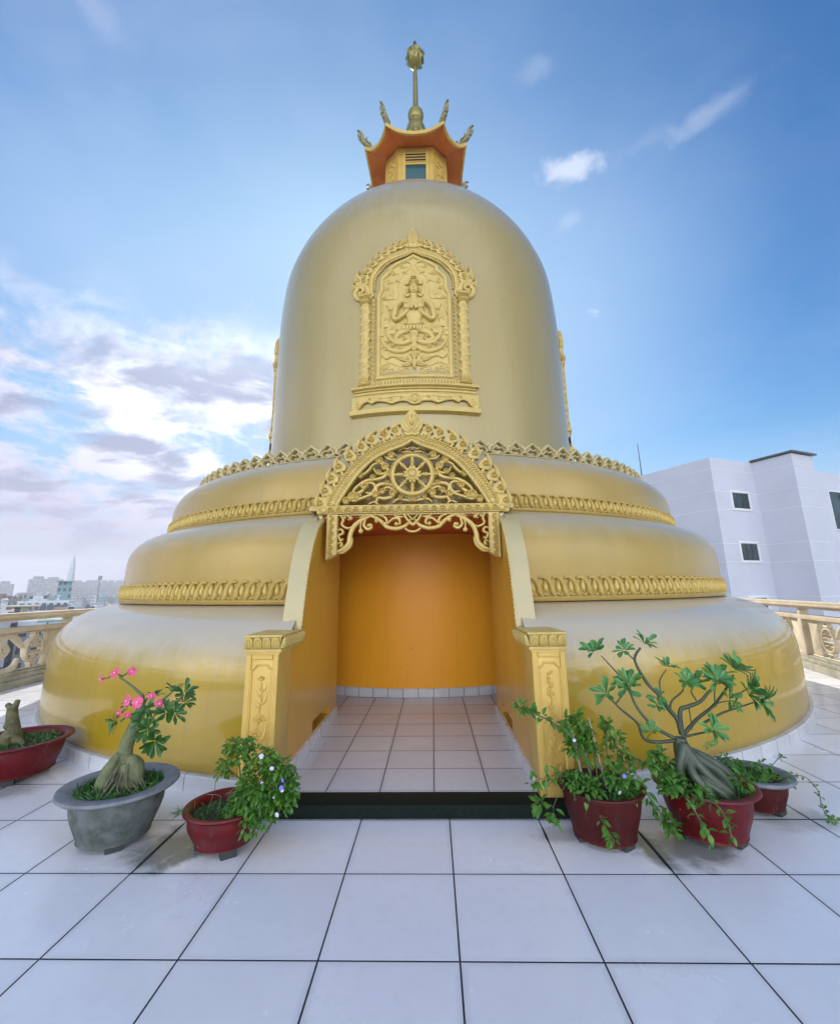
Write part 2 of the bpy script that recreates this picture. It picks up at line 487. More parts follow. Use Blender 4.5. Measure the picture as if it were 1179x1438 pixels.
# friezes: row of drop-shaped leaves between leaning S strokes
def frieze(r, z0, hgt, n, name, gap_half):
    for half in (-1, 1):
      mb = MB(cyl(r)); s = 2*PI*r/n; a = .5*s
      for i in range(n):
          u = (i+.5-n/2)*s
          th = u/r
          if u*half < 0: continue
          if abs(th) > 2.2: continue
          if abs(r*math.sin(th) + AX - PC) < gap_half: continue
          m = -1 if u < 0 else 1
          P = lambda x, y: (u + m*(x - .45*(y-.5))*s, z0 + y*hgt)
          mb.stroke([P(.56, -.02), P(.40, .22), P(.48, .58), P(.34, .88), P(.04, 1.0), P(-.22, .93)], [.08*s, .13*s, .13*s, .12*s, .09*s, .03*s], .040, .002, m=4, sm=3)
          mb.stroke([P(.17, .84), P(.10, .68), P(.0, .50), P(-.07, .34), P(-.07, .22)], [.02*s, .10*s, .17*s, .16*s, .06*s], .040, .002, m=4, sm=2)
          mb.stroke([P(-.36, .78), P(-.34, .55), P(-.38, .30), P(-.26, .10), P(.0, .06), P(.18, .20)], [.03*s, .06*s, .07*s, .07*s, .06*s, .02*s], .028, .002, m=4, sm=2)
          mb.stroke([P(.12, .0), P(-.02, -.12), P(-.22, -.10), P(-.34, .02)], [.03*s, .055*s, .05*s, .02*s], .020, .002, m=4, sm=2)
      obj(name, mb, CARVE, stupa, 50)
frieze(5.352, 1.45, .185, 236, 'leaf_frieze', 1.12)
frieze(4.802, 2.44, .165, 236, 'leaf_frieze', .93)

# openwork crest round the top tier
def crest():
    r = 4.40; mb = MB(cyl(r)); n = 112; s = 2*PI*r/n; z0 = 3.20; H = .20
    for i in range(n):
        u = (i+.5-n/2)*s
        if abs(u/r) > 2.3: continue
        z = lambda y: z0 + y*H
        # big chevron with shoulders
        mb.stroke([(u-.50*s, z(.22)), (u-.47*s, z(.52)), (u-.33*s, z(.62)), (u, z(.93)), (u+.33*s, z(.62)), (u+.47*s, z(.52)), (u+.50*s, z(.22))], .080*s, .05, -.02, m=4, full=True, sm=1)
        # small chevron behind the joint
        mb.stroke([(u+.30*s, z(.55)), (u+.5*s, z(.80)), (u+.70*s, z(.55))], .055*s, .03, -.05, m=3, full=True, sm=1)
        for q in (-1, 1):
            P = [(u+q*.02*s, z(.40)), (u+q*.14*s, z(.50)), (u+q*.30*s, z(.40)), (u+q*.37*s, z(.20)), (u+q*.26*s, z(.08)), (u+q*.17*s, z(.20))]
            mb.stroke(P, [.05*s, .06*s, .06*s, .06*s, .05*s, .045*s], .05, -.02, m=4, full=True, sm=2)
            
        mb.stroke([(u-.5*s, z(.03)), (u+.5*s, z(.03))], .05*s*.6, .05, -.02, m=3, full=True, sm=1)
    obj('openwork_crest', mb, CARVE_PALE, stupa, 40)
crest()

# ---------------------------------------------------------------- niche panels on the bell
def flame(mb, base, tip, W, h0, h, side=1, full=False):
    bx, by = base; tx, ty = tip
    dx, dy = tx-bx, ty-by
    nx, ny = -dy, dx
    L = math.hypot(dx, dy); k = W/L*side
    def P(t, s): return (bx + dx*t + nx*s*k, by + dy*t + ny*s*k)
    out = [(0, -.40), (.16, -.62), (.38, -.62), (.58, -.36), (.76, -.05), (.88, .14), (1.0, .22), (.93, -.10), (.80, -.40), (.80, -.42)]
    out = [(0, -.42), (.18, -.60), (.40, -.52), (.60, -.22), (.78, .02), (1., -.16), (.86, .22), (.66, .50), (.42, .64), (.2, .56), (0, .42)]
    o2, _ = smooth([P(*q) for q in out], 0, 3)
    mb.poly(o2, h0, h0+h, min(.006, W*.12), back=full)
    c = P(.32, .05); a0 = math.atan2(dy, dx)
    sp = spiral(c[0], c[1], W*.36, W*.06, a0 + side*2.2, -1.25*side, 12)
    mb.stroke([P(.86, .02), P(.62, .20)] + sp, [W*.03, W*.09] + [W*.09]*11 + [W*.08]*2, h*.45, h0+h*.9, m=4, sm=1)
    mb.dome(c[0], c[1], W*.13, W*.13, h*.6, h0+h*.9, nu=8, nv=2)

def niche(th0, name_label=None):
    r = 3.205; f0 = cyl(r, th0); f = lambda u, v, h: f0(u, v, h*.74)
    n = 1
    plate = MB(f)
    arch = [(-.59, 4.87), (-.59, 6.37), (-.545, 6.45), (-.535, 6.69), (-.44, 6.77), (-.395, 6.81), (-.385, 6.88), (-.28, 6.945), (-.12, 7.01), (0, 7.09)]
    full = arch + [(-x, y) for x, y in arch[-2::-1]]
    # ground of the panel, in strips so that it follows the curve
    N = 24
    for i in range(N):
        a = -.585 + 1.17*i/N; b = a + 1.17/N
        def top(x):
            x = -abs(x)
            for p, q in zip(arch[1:], arch[2:]):
                if p[0] <= x <= q[0]: return p[1] + (q[1]-p[1])*(x-p[0])/max(q[0]-p[0], 1e-6)
            return 6.37
        plate.add([(a, 4.87, .012), (b, 4.87, .012), (b, top(b), .012), (a, top(a), .012)], [(0, 1, 2, 3)])
    part = obj('niche_panel', plate, CARVE, stupa, 40)
    # frame
    mb = MB(f)
    mb.stroke(full, .034, .055, 0., m=5, sm=1)
    mb.stroke([(-.62, 4.86), (-.3, 4.86), (0, 4.86), (.3, 4.86), (.62, 4.86)], .035, .055, 0, m=5, sm=1)
    ins = [(x*.93, y-.035 if y > 6.4 else y) for x, y in full]; ins[0] = (ins[0][0], 4.92); ins[-1] = (ins[-1][0], 4.92)
    mb.stroke(ins, .008, .018, .01, m=3, sm=1)
    obj('frame', mb, CARVE, part, 45)
    # arched bands with flames
    mb = MB(f)
    band = [(-.72, 6.36), (-.74, 6.55), (-.72, 6.74), (-.64, 6.89), (-.50, 7.02), (-.33, 7.10), (-.15, 7.16), (0, 7.22)]
    bf = band + [(-x, y) for x, y in band[-2::-1]]
    mb.stroke(bf, .05, .06, 0, m=5, sm=3)
    b2 = [(x*1.10, y+(.035 if y > 6.7 else 0)) for x, y in bf]
    mb.stroke(b2, .022, .075, 0, m=4, sm=3)
    b3 = [(x*.905, y-(.055 if y > 6.8 else .0)) for x, y in bf]
    P, _ = smooth(b3, 0, 4)
    for i, (x, y) in enumerate(P):
        if 2 < i < len(P)-3:
            q = P[i+1]; a = math.atan2(q[1]-y, q[0]-x)
            mb.dome(x, y, .034, .016, .030, .012, rot=a-.6*(1 if x > 0 else -1), nu=8, nv=2)
    P, _ = smooth(bf, 0, 4)
    for i, (x, y) in enumerate(P):
        if i % 1 == 0 and 0 < i < len(P)-1:
            q = P[i+1]; a = math.atan2(q[1]-y, q[0]-x)
            mb.dome(x, y, .032, .015, .022, .052, rot=a+.7*(1 if x > 0 else -1), nu=8, nv=2)
    fl = [(-.80, 6.70), (-.74, 6.83), (-.66, 6.95), (-.56, 7.05), (-.45, 7.13), (-.34, 7.19), (-.235, 7.235), (-.14, 7.265)]
    for i, (x, y) in enumerate(fl):
        for s in (-1, 1):
            L = .19 - .003*i
            a = math.radians(118 - 4.5*i)
            bx = x if s == -1 else -x
            flame(mb, (bx, y-.02), (bx - s*math.cos(a)*L*-1 if False else bx + s*abs(math.cos(a))*L, y-.02+math.sin(a)*L), .115, 0, .085, side=-s)
    # corner volutes
    for s in (-1, 1):
        S = lambda x, y: (s*x, y)
        mb.stroke([S(-.70, 6.36), S(-.85, 6.33), S(-.99, 6.40), S(-1.02, 6.52), S(-.93, 6.60), S(-.86, 6.53), S(-.91, 6.47)], [.03, .045, .05, .045, .04, .035, .025], .085, 0, m=5, sm=3)
        mb.stroke([S(-.76, 6.42), S(-.80, 6.56), S(-.90, 6.64), S(-.95, 6.74), S(-.88, 6.80), S(-.84, 6.74)], [.035, .045, .04, .035, .03, .02], .08, 0, m=5, sm=3)
        flame(mb, S(-.94, 6.62), S(-.965, 6.93), .12, 0, .07, side=s)
        flame(mb, S(-1.0, 6.50), S(-1.055, 6.72), .10, 0, .07, side=s)
        flame(mb, S(-.83, 6.60), S(-.85, 6.84), .10, 0, .075, side=s)
        mb.dome(s*-.93, 6.47, .05, .05, .09, 0, nu=8)
    # finial over the apex
    flame(mb, (-.07, 7.28), (-.115, 7.46), .11, 0, .08, side=1); flame(mb, (.07, 7.28), (.115, 7.46), .11, 0, .08, side=-1)
    bud = [(-.055, 7.25), (-.085, 7.36), (-.06, 7.48), (-.03, 7.55), (0, 7.63), (.03, 7.55), (.06, 7.48), (.085, 7.36), (.055, 7.25)]
    mb.poly(smooth(bud, 0, 3)[0], 0, .10, .014)
    for x in (-.035, 0, .035): mb.stroke([(x*.6, 7.3), (x*1.2, 7.42), (x*.4, 7.55)], [.008, .014, .004], .03, .095, m=4, sm=3)
    mb.stroke([(-.16, 7.26), (0, 7.235), (.16, 7.26)], .03, .1, 0, m=5, sm=3)
    obj('flame_arch', mb, CARVE, part, 45)
    # columns with leaf winding, and the rope beside them
    for s in (-1, 1):
        mb = MB(f); x = s*.825
        mb.stroke([(x, 4.78), (x, 5.2), (x, 5.7), (x, 6.25)], .075, .075, 0, m=6, sm=2)
        for k in range(16):
            z = 4.92 + k*.083
            for q in (-1, 0, 1):
                mb.dome(x+q*.045+.012*(-1)**k, z+.02*q*s, .032, .048, .03, .058-.02*abs(q), rot=s*.6, nu=7, nv=2)
        for z, w, h in ((6.26, .085, .10), (6.30, .075, .095), (6.345, .095, .11), (6.40, .11, .12)):
            mb.stroke([(x-w, z), (x, z), (x+w, z)], .022, h, 0, m=4, sm=1)
        for k in range(5): mb.dome(x-.08+.04*k, 6.39, .024, .04, .05, .09, nu=7, nv=2)
        for z, w, h in ((4.77, .10, .10), (4.82, .085, .09)):
            mb.stroke([(x-w, z), (x, z), (x+w, z)], .026, h, 0, m=4, sm=1)
        for k in range(4): mb.dome(x-.06+.04*k, 4.87, .02, .045, .04, .06, nu=7, nv=2)
        for k in range(20):
            mb.dome(s*.682, 4.80+k*.078, .032, .05, .055, 0, rot=s*.5, nu=8, nv=3)
            mb.stroke([(s*.682-.03, 4.79+k*.078), (s*.682, 4.81+k*.078), (s*.682+.03, 4.84+k*.078)], .007, .03, .04, m=3, sm=1)
        obj('column', mb, CARVE, part, 45)
    # pedestal
    mb = MB(f)
    U = lambda a, b, k=16: [a + (b-a)*i/k for i in range(k+1)]
    for z, w, h, e in ((4.70, .035, .10, 1.03), (4.645, .018, .075, .98), (4.60, .03, .06, .985), (4.555, .012, .075, .985)):
        mb.stroke([(u, z) for u in U(-e, e)], w, h, 0, m=5, sm=1)
    for k in range(31):
        u = -.75+1.5*k/30
        mb.dome(u, 4.765, .028, .045, .06, 0, nu=8, nv=2); mb.dome(u+.025, 4.80, .018, .03, .045, 0, nu=6, nv=2)
    for k in range(40):
        u = -1.01+2.02*k/39
        mb.dome(u, 4.705, .022, .032, .03, .085, nu=7, nv=2)
    # apron with a wavy lower edge
    W = [(-1.02, 4.38), (-.98, 4.33), (-.90, 4.36), (-.83, 4.44), (-.74, 4.46), (-.68, 4.42), (-.60, 4.455), (-.45, 4.43), (-.36, 4.395), (-.25, 4.43), (-.12, 4.425), (-.07, 4.39), (0, 4.37)]
    W2 = smooth(W, 0, 2)[0]; W2 = W2 + [(-x, y) for x, y in W2[-2::-1]]
    for (a, b) in zip(W2, W2[1:]):
        mb.add([(a[0], a[1], .065), (b[0], b[1], .065), (b[0], 4.55, .065), (a[0], 4.55, .065), (a[0], a[1], 0), (b[0], b[1], 0)], [(0, 1, 2, 3), (4, 5, 1, 0)])
    mb.stroke(W2, .014, .025, .06, m=4, sm=1)
    for s in (-1, 1):
        for u, v, rr in ((.93, 4.42, .06), (.55, 4.49, .035), (.38, 4.47, .04), (.22, 4.49, .03), (.72, 4.50, .025)):
            mb.stroke(spiral(s*u, v, rr, rr*.2, PI/2, 1.4*s, 14), rr*.16, .02, .06, m=4, sm=1)
        mb.stroke([(s*.10, 4.49), (s*.28, 4.52), (s*.5, 4.50), (s*.7, 4.53)], [.012, .02, .02, .006], .02, .06, m=4, sm=3)
    mb.dome(0, 4.46, .055, .075, .05, .05, nu=10); mb.stroke(spiral(0, 4.46, .08, .08, 0, 1, 16), .012, .025, .06, m=4, sm=1)
    # ledge under it
    n2 = 20
    for i in range(n2):
        a = -1.03+2.06*i/n2; b = a+2.06/n2
        V = [(a, 4.34, .02), (b, 4.34, .02), (b, 4.315, .13), (a, 4.315, .13), (b, 4.235, .14), (a, 4.235, .14), (b, 4.20, .0), (a, 4.20, .0)]
        mb.add(V, [(0, 1, 2, 3), (3, 2, 4, 5), (5, 4, 6, 7)])
    for a in (-1.03, 1.03): mb.add([(a, 4.34, .0), (a, 4.315, .13), (a, 4.235, .14), (a, 4.20, .0)], [(0, 1, 2, 3)])
    obj('pedestal', mb, CARVE, part, 40)
    # praying deity rising from a lotus
    mb = MB(f); h0 = .012
    mb.stroke([(0, 6.36), (0, 6.26), (0, 6.20), (0, 6.12), (0, 5.98), (0, 5.86), (0, 5.74)], [.05, .055, .11, .18, .165, .12, .125], .085, h0, m=7, sm=3)
    for s in (-1, 1):
        mb.dome(s*.085, 6.10, .085, .06, .03, h0+.075, nu=12)
        mb.stroke([(s*.20, 6.19), (s*.285, 6.10), (s*.315, 5.98), (s*.325, 5.885), (s*.27, 5.865), (s*.16, 5.95), (s*.05, 6.05)], [.052, .05, .044, .038, .036, .031, .026], .11, h0+.02, m=6, sm=3)
        mb.stroke([(s*.045, 6.02), (s*.02, 6.10), (s*.006, 6.19)], [.03, .03, .010], .06, h0+.10, m=5, sm=3)
        mb.stroke([(s*.24, 6.12), (s*.30, 6.08), (s*.345, 6.04)], .012, .02, h0+.105, m=3, sm=1)
        mb.stroke([(s*.15, 6.21), (s*.09, 6.13), (0, 6.07)], [.012, .016, .016], .03, h0+.085, m=4, sm=3)
        # ears, head-dress wings
        mb.stroke([(s*.082, 6.49), (s*.10, 6.44), (s*.095, 6.37)], [.012, .02, .012], .05, h0+.02, m=4, sm=2)
        mb.stroke([(s*.06, 6.55), (s*.125, 6.53), (s*.15, 6.59)], [.02, .02, .005], .04, h0+.02, m=4, sm=3)
        mb.stroke([(s*.07, 6.33), (s*.12, 6.30), (s*.16, 6.35)], [.02, .016, .004], .04, h0+.02, m=4, sm=3)
        # eyes, brows
        mb.stroke([(s*.018, 6.462), (s*.036, 6.468), (s*.056, 6.462)], [.003, .010, .003], .016, h0+.092, m=3, sm=2)
        mb.stroke([(s*.014, 6.482), (s*.036, 6.492), (s*.062, 6.482)], .006, .016, h0+.088, m=3, sm=2)
        # sashes and the halo line
        hal = [(s*.02, 6.91), (s*.09, 6.82), (s*.19, 6.70), (s*.255, 6.57), (s*.265, 6.44), (s*.25, 6.34), (s*.31, 6.27), (s*.38, 6.30), (s*.39, 6.40), (s*.34, 6.43)]
        mb.stroke(hal, [.007]*6+[.012, .014, .014, .01], .02, h0, m=4, sm=4)
        flame(mb, (s*.40, 6.27), (s*.42, 6.52), .10, h0, .025, side=s)
        flame(mb, (s*.47, 5.75), (s*.50, 6.22), .12, h0, .03, side=s)
        flame(mb, (s*.36, 5.62), (s*.40, 5.95), .12, h0, .03, side=s)
        flame(mb, (s*.53, 5.6), (s*.55, 5.85), .08, h0, .025, side=s)
        # small curls filling the ground of the panel
        for (u, v, rr) in ((.50, 6.30, .035), (.47, 6.15, .03), (.52, 6.02, .035), (.40, 6.08, .025), (.53, 5.90, .03), (.43, 5.98, .03), (.34, 5.76, .03), (.29, 5.70, .025), (.50, 5.50, .03), (.47, 5.36, .03), (.53, 5.40, .025), (.16, 6.78, .025), (.10, 6.97, .02), (.28, 6.62, .02)):
            mb.stroke([(s*(u-.06), v-.05), (s*(u-.03), v-.01)] + spiral(s*u, v, rr, rr*.2, PI*.8 if s > 0 else PI*.2, -1.3*s, 12), [.004, .009]+[.010]*13, .028, h0, m=3, sm=1)
        # clouds above
        for (u, v, rr) in ((.42, 6.62, .05), (.34, 6.78, .045), (.48, 6.50, .04), (.2, 6.90, .035)):
            mb.stroke([(s*(u-.1), v-.02), (s*(u-.03), v-.035)] + spiral(s*u, v, rr, rr*.25, -PI/2, 1.2*s, 12), [.004, .008]+[.009]*13, .018, h0, m=3, sm=1)
        # skirt lobes, whirling flames and lotus petals below
        mb.stroke([(s*.03, 5.70), (s*.15, 5.66), (s*.26, 5.60), (s*.30, 5.52), (s*.22, 5.48), (s*.17, 5.54)], [.05, .055, .05, .04, .035, .02], .07, h0, m=5, sm=3)
        mb.stroke([(s*.02, 5.50), (s*.16, 5.44), (s*.30, 5.46), (s*.40, 5.56), (s*.44, 5.70), (s*.36, 5.74)], [.045, .045, .04, .035, .028, .012], .055, h0, m=5, sm=3)
        mb.stroke([(s*.03, 5.38), (s*.2, 5.30), (s*.38, 5.34), (s*.49, 5.45), (s*.55, 5.58)], [.045, .045, .04, .03, .008], .05, h0, m=5, sm=3)
        mb.stroke([(s*.05, 5.25), (s*.22, 5.20), (s*.36, 5.24), (s*.46, 5.20), (s*.54, 5.28), (s*.55, 5.16)], [.04, .04, .035, .03, .02, .006], .045, h0, m=5, sm=3)
        for (u, v, rr) in ((.18, 5.54, .045), (.35, 5.42, .04), (.24, 5.36, .04), (.42, 5.5, .035), (.33, 5.60, .03)):
            mb.stroke(spiral(s*u, v, rr, rr*.2, 0, 1.3*s, 12), rr*.2, .022, h0+.035, m=3, sm=1)
        for (x0, y0, x1, y1, w) in ((.04, 5.18, .26, 5.16, .07), (.03, 5.12, .2, 5.04, .07), (.02, 5.2, .12, 5.28, .05)):
            flame(mb, (s*x0, y0), (s*x1, y1), w*1.3, h0, .04, side=-s)
        for (u, v, rr) in ((.45, 5.05, .055), (.36, 4.98, .04), (.2, 4.95, .035), (.50, 4.97, .035), (.54, 5.06, .03)):
            mb.stroke([(s*(u-.12), v-.03), (s*(u-.03), v-.045)] + spiral(s*u, v, rr, rr*.25, -PI/2, 1.25*s, 12), [.005, .010]+[.011]*13, .02, h0, m=3, sm=1)
        mb.stroke([(s*.08, 4.98), (s*.25, 5.04), (s*.42, 5.11), (s*.56, 5.05)], .007, .018, h0, m=3, sm=3)
    # head
    mb.dome(0, 6.445, .083, .105, .095, h0+.012, nu=14, nv=5)
    mb.stroke([(0, 6.475), (0, 6.44), (0, 6.425)], [.008, .013, .020], .034, h0+.098, m=4, sm=2)
    mb.stroke([(-.025, 6.397), (0, 6.393), (.025, 6.397)], [.005, .012, .005], .020, h0+.088, m=3, sm=2)
    mb.stroke([(-.085, 6.525), (0, 6.545), (.085, 6.525)], .018, .09, h0+.01, m=4, sm=3)
    mb.stroke([(0, 6.52), (0, 6.57), (0, 6.62), (0, 6.70), (0, 6.82)], [.085, .075, .045, .028, .006], .085, h0, m=6, sm=2)
    for z, w in ((6.575, .075), (6.615, .055), (6.65, .045)): mb.stroke([(-w, z-.008), (0, z+.008), (w, z-.008)], .008, .085, h0+.012, m=3, sm=2)
    mb.stroke([(-.16, 5.77), (0, 5.75), (.16, 5.77)], .022, .10, h0, m=4, sm=3)
    for k in range(7):
        u = (k-3)*.052
        mb.poly([(u-.026, 5.74), (u+.026, 5.74), (u+.02, 5.69), (u, 5.655), (u-.02, 5.69)], h0, h0+.085, .006)
    for v, w in ((5.63, .07), (5.52, .06), (5.40, .055), (5.26, .05), (5.12, .045)):
        mb.poly([(-w, v), (0, v+.03), (w, v), (w*.75, v-.07), (0, v-.15), (-w*.75, v-.07)], h0, h0+.075, .012)
        mb.stroke([(-w*.6, v-.02), (0, v-.09), (w*.6, v-.02)], .006, .02, h0+.07, m=3, sm=1)
    mb.stroke([(0, 5.36), (0, 5.2)], .02, .09, h0, m=4, sm=2)
    obj('deity_relief', mb, CARVE, part, 50)
    return part
niche(0.)
niche(PI/2); niche(-PI/2)
# ---------------------------------------------------------------- porch
FZ = .09                         # porch floor level
# cheek walls with the scupper recess
def cheek(s):
    inner = X0 if s < 0 else X1
    outer = inner + s*.155
    prof = [(1.34, FZ), (1.34, 1.13), (1.86, 1.13)] + smooth([(1.86, 1.19), (1.93, 1.50), (2.02, 1.76), (2.14, 1.98), (2.30, 2.16), (2.48, 2.26), (2.66, 2.31)], 0, 4)[0] + [(3.5, 2.345), (3.5, FZ)]
    mb = MB().prism(prof, lambda y, z: (inner, y, z), lambda y, z: (outer, y, z))
    o = obj('porch_wall', mb, WALLGOLD, stupa, 30)
    c = MB().box(inner-.1 if s < 0 else inner-.17, inner+.17 if s < 0 else inner+.1, 2.42, 3.13, .205, .30)
    c = MB().box(min(inner-s*.1, inner+s*.17), max(inner-s*.1, inner+s*.17), 2.42, 3.13, .205, .30)
    cme = c.mesh('cut'); cme.transform(Matrix.Translation(-Vector((AX, AY, 0))))
    co = bpy.data.objects.new('cut', cme); COL.objects.link(co)
    co.location = (AX, AY, 0)
    m = o.modifiers.new('b', 'BOOLEAN'); m.operation = 'DIFFERENCE'; m.object = co; m.solver = 'EXACT'
    apply_mods(o); finish(o, 30)
    bpy.data.objects.remove(co)
    # cream strip laid over the sloping back of the wall
    P = smooth([(1.84, 1.195), (1.93, 1.51), (2.02, 1.775), (2.14, 1.995), (2.30, 2.175), (2.48, 2.275), (2.66, 2.325), (2.9, 2.345)], 0, 4)[0]
    mb = MB(); V = []; F = []
    a, b = inner - s*.012, outer + s*.01
    for (y, z) in P:
        V += [(a, y, z), (b, y, z), (b, y+.02, z-.05), (a, y+.02, z-.05)]
    for i in range(len(P)-1):
        for q in range(4): F.append((4*i+q, 4*i+(q+1) % 4, 4*i+4+(q+1) % 4, 4*i+4+q))
    F += [(0, 1, 2, 3)]
    mb.add(V, F)
    obj('wall_coping', mb, STRIPMAT, o, 40)
    # worn scalloped moulding along the inner edge of the strip
    mb = MB()
    Q, _ = smooth(P, 0, 2)
    for i, (y, z) in enumerate(Q[2:-6]):
        mb.ball((inner - s*.012, y-.004, z-.022), (.010, .016+.004*(i % 2), .016), 6, 4)
    obj('edge_moulding', mb, CARVE, o, 50)
    # tiled skirting
    k = MB().box(min(inner, inner-s*.022), max(inner, inner-s*.022), 1.44, 3.5, FZ, FZ+.10)
    obj('skirting', k, SKIRT, o, 0)
    # gate pillar with panel, capital
    p0, p1 = (inner-.245, inner+.006) if s < 0 else (inner-.006, inner+.245)
    pm = MB().bbox(p0, p1, 1.30, 1.62, FZ, 1.075, .006)
    fr = MB(lambda u, v, h: (u, 1.30-h, v)); cx = (p0+p1)/2
    for (w, za, zb, wd) in ((.078, .20, .985, .006),):
        pts = [(cx-w, za+.03), (cx-w, zb-.035), (cx-w+.012, zb-.03), (cx-w+.03, zb-.012), (cx-w+.035, zb), (cx+w-.035, zb), (cx+w-.03, zb-.012), (cx+w-.012, zb-.03), (cx+w, zb-.035), (cx+w, za+.03), (cx+w-.03, za), (cx-w+.03, za)]
        # raised border: four bars round a sunk panel
        fr.stroke(pts, .007, .012, 0, m=4, sm=1, closed=True)
    for x in (p0+.022, p1-.022): fr.poly([(x-.02, FZ+.01), (x+.02, FZ+.01), (x+.02, 1.06), (x-.02, 1.06)], 0, .012, .004)
    fr.poly([(p0+.045, 1.025), (p1-.045, 1.025), (p1-.045, 1.06), (p0+.045, 1.06)], 0, .012, .004)
    fr.poly([(p0+.045, FZ+.01), (p1-.045, FZ+.01), (p1-.045, .17), (p0+.045, .17)], 0, .012, .004)
    pm.add([(x, y, z) for x, y, z in fr.v], fr.f)
    pil = obj('pillar', pm, CARVE_WARM, stupa, 40)
    fl = MB(lambda u, v, h: (cx+u, 1.30-h, v))
    rnd = random.Random(5 if s < 0 else 9)
    if s < 0:     # lotus spray
        fl.stroke([(-.01, .22), (.0, .42), (-.005, .6), (.01, .75), (.0, .86)], .005, .010, 0, m=4, sm=4)
        for (u, v) in ((.005, .60), (-.02, .50), (.0, .885)):
            for k in range(7):
                a = PI*(.05+.9*k/6); rr = .052 if v < .8 else .028
                fl.dome(u+math.cos(a)*rr*.6, v+math.sin(a)*rr*.5, rr*.42, rr*.17, .016, 0, rot=a, nu=8, nv=2)
            fl.dome(u, v, .016, .013, .018, 0, nu=8, nv=2)
        for (u0, v0, u1, v1) in ((0, .40, -.06, .52), (0, .44, .055, .56), (0, .68, -.045, .74), (.0, .70, .045, .80), (0, .76, -.03, .83), (0, .30, .06, .40), (-.01, .26, -.06, .37), (0, .33, -.045, .44), (0, .24, .05, .31), (.0, .80, .03, .86)):
            fl.stroke([(u0, v0), ((u0+u1)/2+.012, (v0+v1)/2-.01), (u1, v1)], [.004, .017, .003], .013, 0, m=4, sm=3)
    else:         # hanging garland with roses, vase below
        fl.stroke([(.01, .24), (-.01, .40), (.012, .58), (.0, .72), (-.008, .92)], .004, .010, 0, m=4, sm=4)
        for k in range(34):
            v = .62 + .30*rnd.random(); u = rnd.uniform(-1, 1)*(.014 + .05*(.94-v))
            fl.dome(u, v, .009, .015, .012, 0, rot=rnd.uniform(-1, 1), nu=7, nv=2)
        for (u, v) in ((.0, .625), (-.012, .575), (.018, .595), (-.02, .28), (.02, .32), (-.03, .36)):
            for k in range(6): fl.dome(u+.014*math.cos(k*PI/3), v+.014*math.sin(k*PI/3), .012, .009, .016, 0, rot=k*PI/3, nu=7, nv=2)
            fl.dome(u, v, .009, .009, .024, 0, nu=7, nv=2)
        for k in range(16):
            v = rnd.uniform(.22, .53); u = rnd.uniform(-.05, .05)
            fl.stroke([(u*.4, v-.03), (u*.8, v), (u*1.2, v+.03)], [.003, .012, .002], .012, 0, m=4, sm=2)
    obj('floral_relief', fl, CARVE_WARM, pil, 50)
    # lotus capital, runs back along the wall to the foot of the slope
    c0, c1 = p0-.022, p1+.022
    cm = MB().bbox(c0+.006, c1-.006, 1.285, 1.845, 1.075, 1.10, .004)
    cm.bbox(c0+.012, c1-.012, 1.29, 1.845, 1.10, 1.185, .006)
    cm.bbox(c0-.002, c1+.002, 1.272, 1.848, 1.185, 1.203, .006)
    def petals(fn, L, n):
        q = MB(fn); w = L/n
        for k in range(n):
            u = (k+.5)*w
            pet = [(u-w*.46, 1.105), (u-w*.48, 1.15), (u-w*.36, 1.178), (u, 1.188), (u+w*.36, 1.178), (u+w*.48, 1.15), (u+w*.46, 1.105)]
            q.poly(pet, 0, .020, .006)
            q.stroke([(u-w*.26, 1.107), (u-w*.28, 1.14), (u-w*.12, 1.165), (u, 1.172), (u+w*.12, 1.165), (u+w*.28, 1.14), (u+w*.26, 1.107)], w*.06, .010, .018, m=3, sm=2)
        cm.add(q.v, q.f)
    petals(lambda u, v, h: (c0+.012+u, 1.29-h-.3*(v-1.105)*1., v), c1-c0-.024, 4)
    ix = inner - s*.010
    petals(lambda u, v, h: (ix - s*(h+.3*(v-1.105)), 1.29+u, v), .55, 9)
    obj('lotus_capital', cm, CARVE, pil, 40)
CARVE_WARM = mat('carved_pillar_gold', (.62, .42, .10), rough=.45, metal=.2, coat=.15, vs=4., col2=(.55, .36, .08), bump=.15)
SKIRT = tile_mat('skirting_tile', 40., .42, 20., 1.42, .006, (.62, .64, .68), (.08, .08, .08), rough=.25)
cheek(-1); cheek(1)

# dark granite step and the tiled porch floor
st = MB().bbox(-1.02, 1.60, 1.20, 1.415, .004, FZ-.002, .006)
obj('granite_step', st, GRANITE, stupa, 30)
PORCH = tile_mat('porch_tile', .398, .425, .1, 1.42, .009, (.58, .62, .69), (.10, .10, .09), rough=.22)
fm = MB().box(X0-.1, X1+.1, 1.415, 3.3, .004, FZ)
ring = [(3.10, FZ-.002), (4.3, FZ-.002)]
obj('porch_floor', fm, PORCH, stupa, 0)
obj('corridor_floor', MB().lathe([(3.08, FZ-.003), (4.55, FZ-.003)], AX, AY, 96), PORCH, stupa, 0)
obj('inner_drum', MB().lathe([(3.14, .20), (3.14, 2.34)], AX, AY, 128), DRUM, stupa, 60)
cut2 = cut_doors(.957)
obj('corridor_wall', MB().lathe([(4.20, FZ), (4.20, 2.34)], AX, AY, 128), RED, stupa, 60, cut2)
obj('corridor_ceiling', MB().lathe([(3.10, 2.335), (4.25, 2.335)], AX, AY, 96), RED, stupa, 0)
obj('porch_roof', MB().box(PC-1.11, PC+1.11, 2.53, 3.40, 2.382, 2.432), GOLD_TIER, stupa, 0)
for s in (-1, 1): obj('porch_roof', MB().box(min(PC+s*.960, PC+s*1.004), max(PC+s*.960, PC+s*1.004), 2.53, 3.38, 2.20, 2.375), GOLD_BELL, stupa, 0)
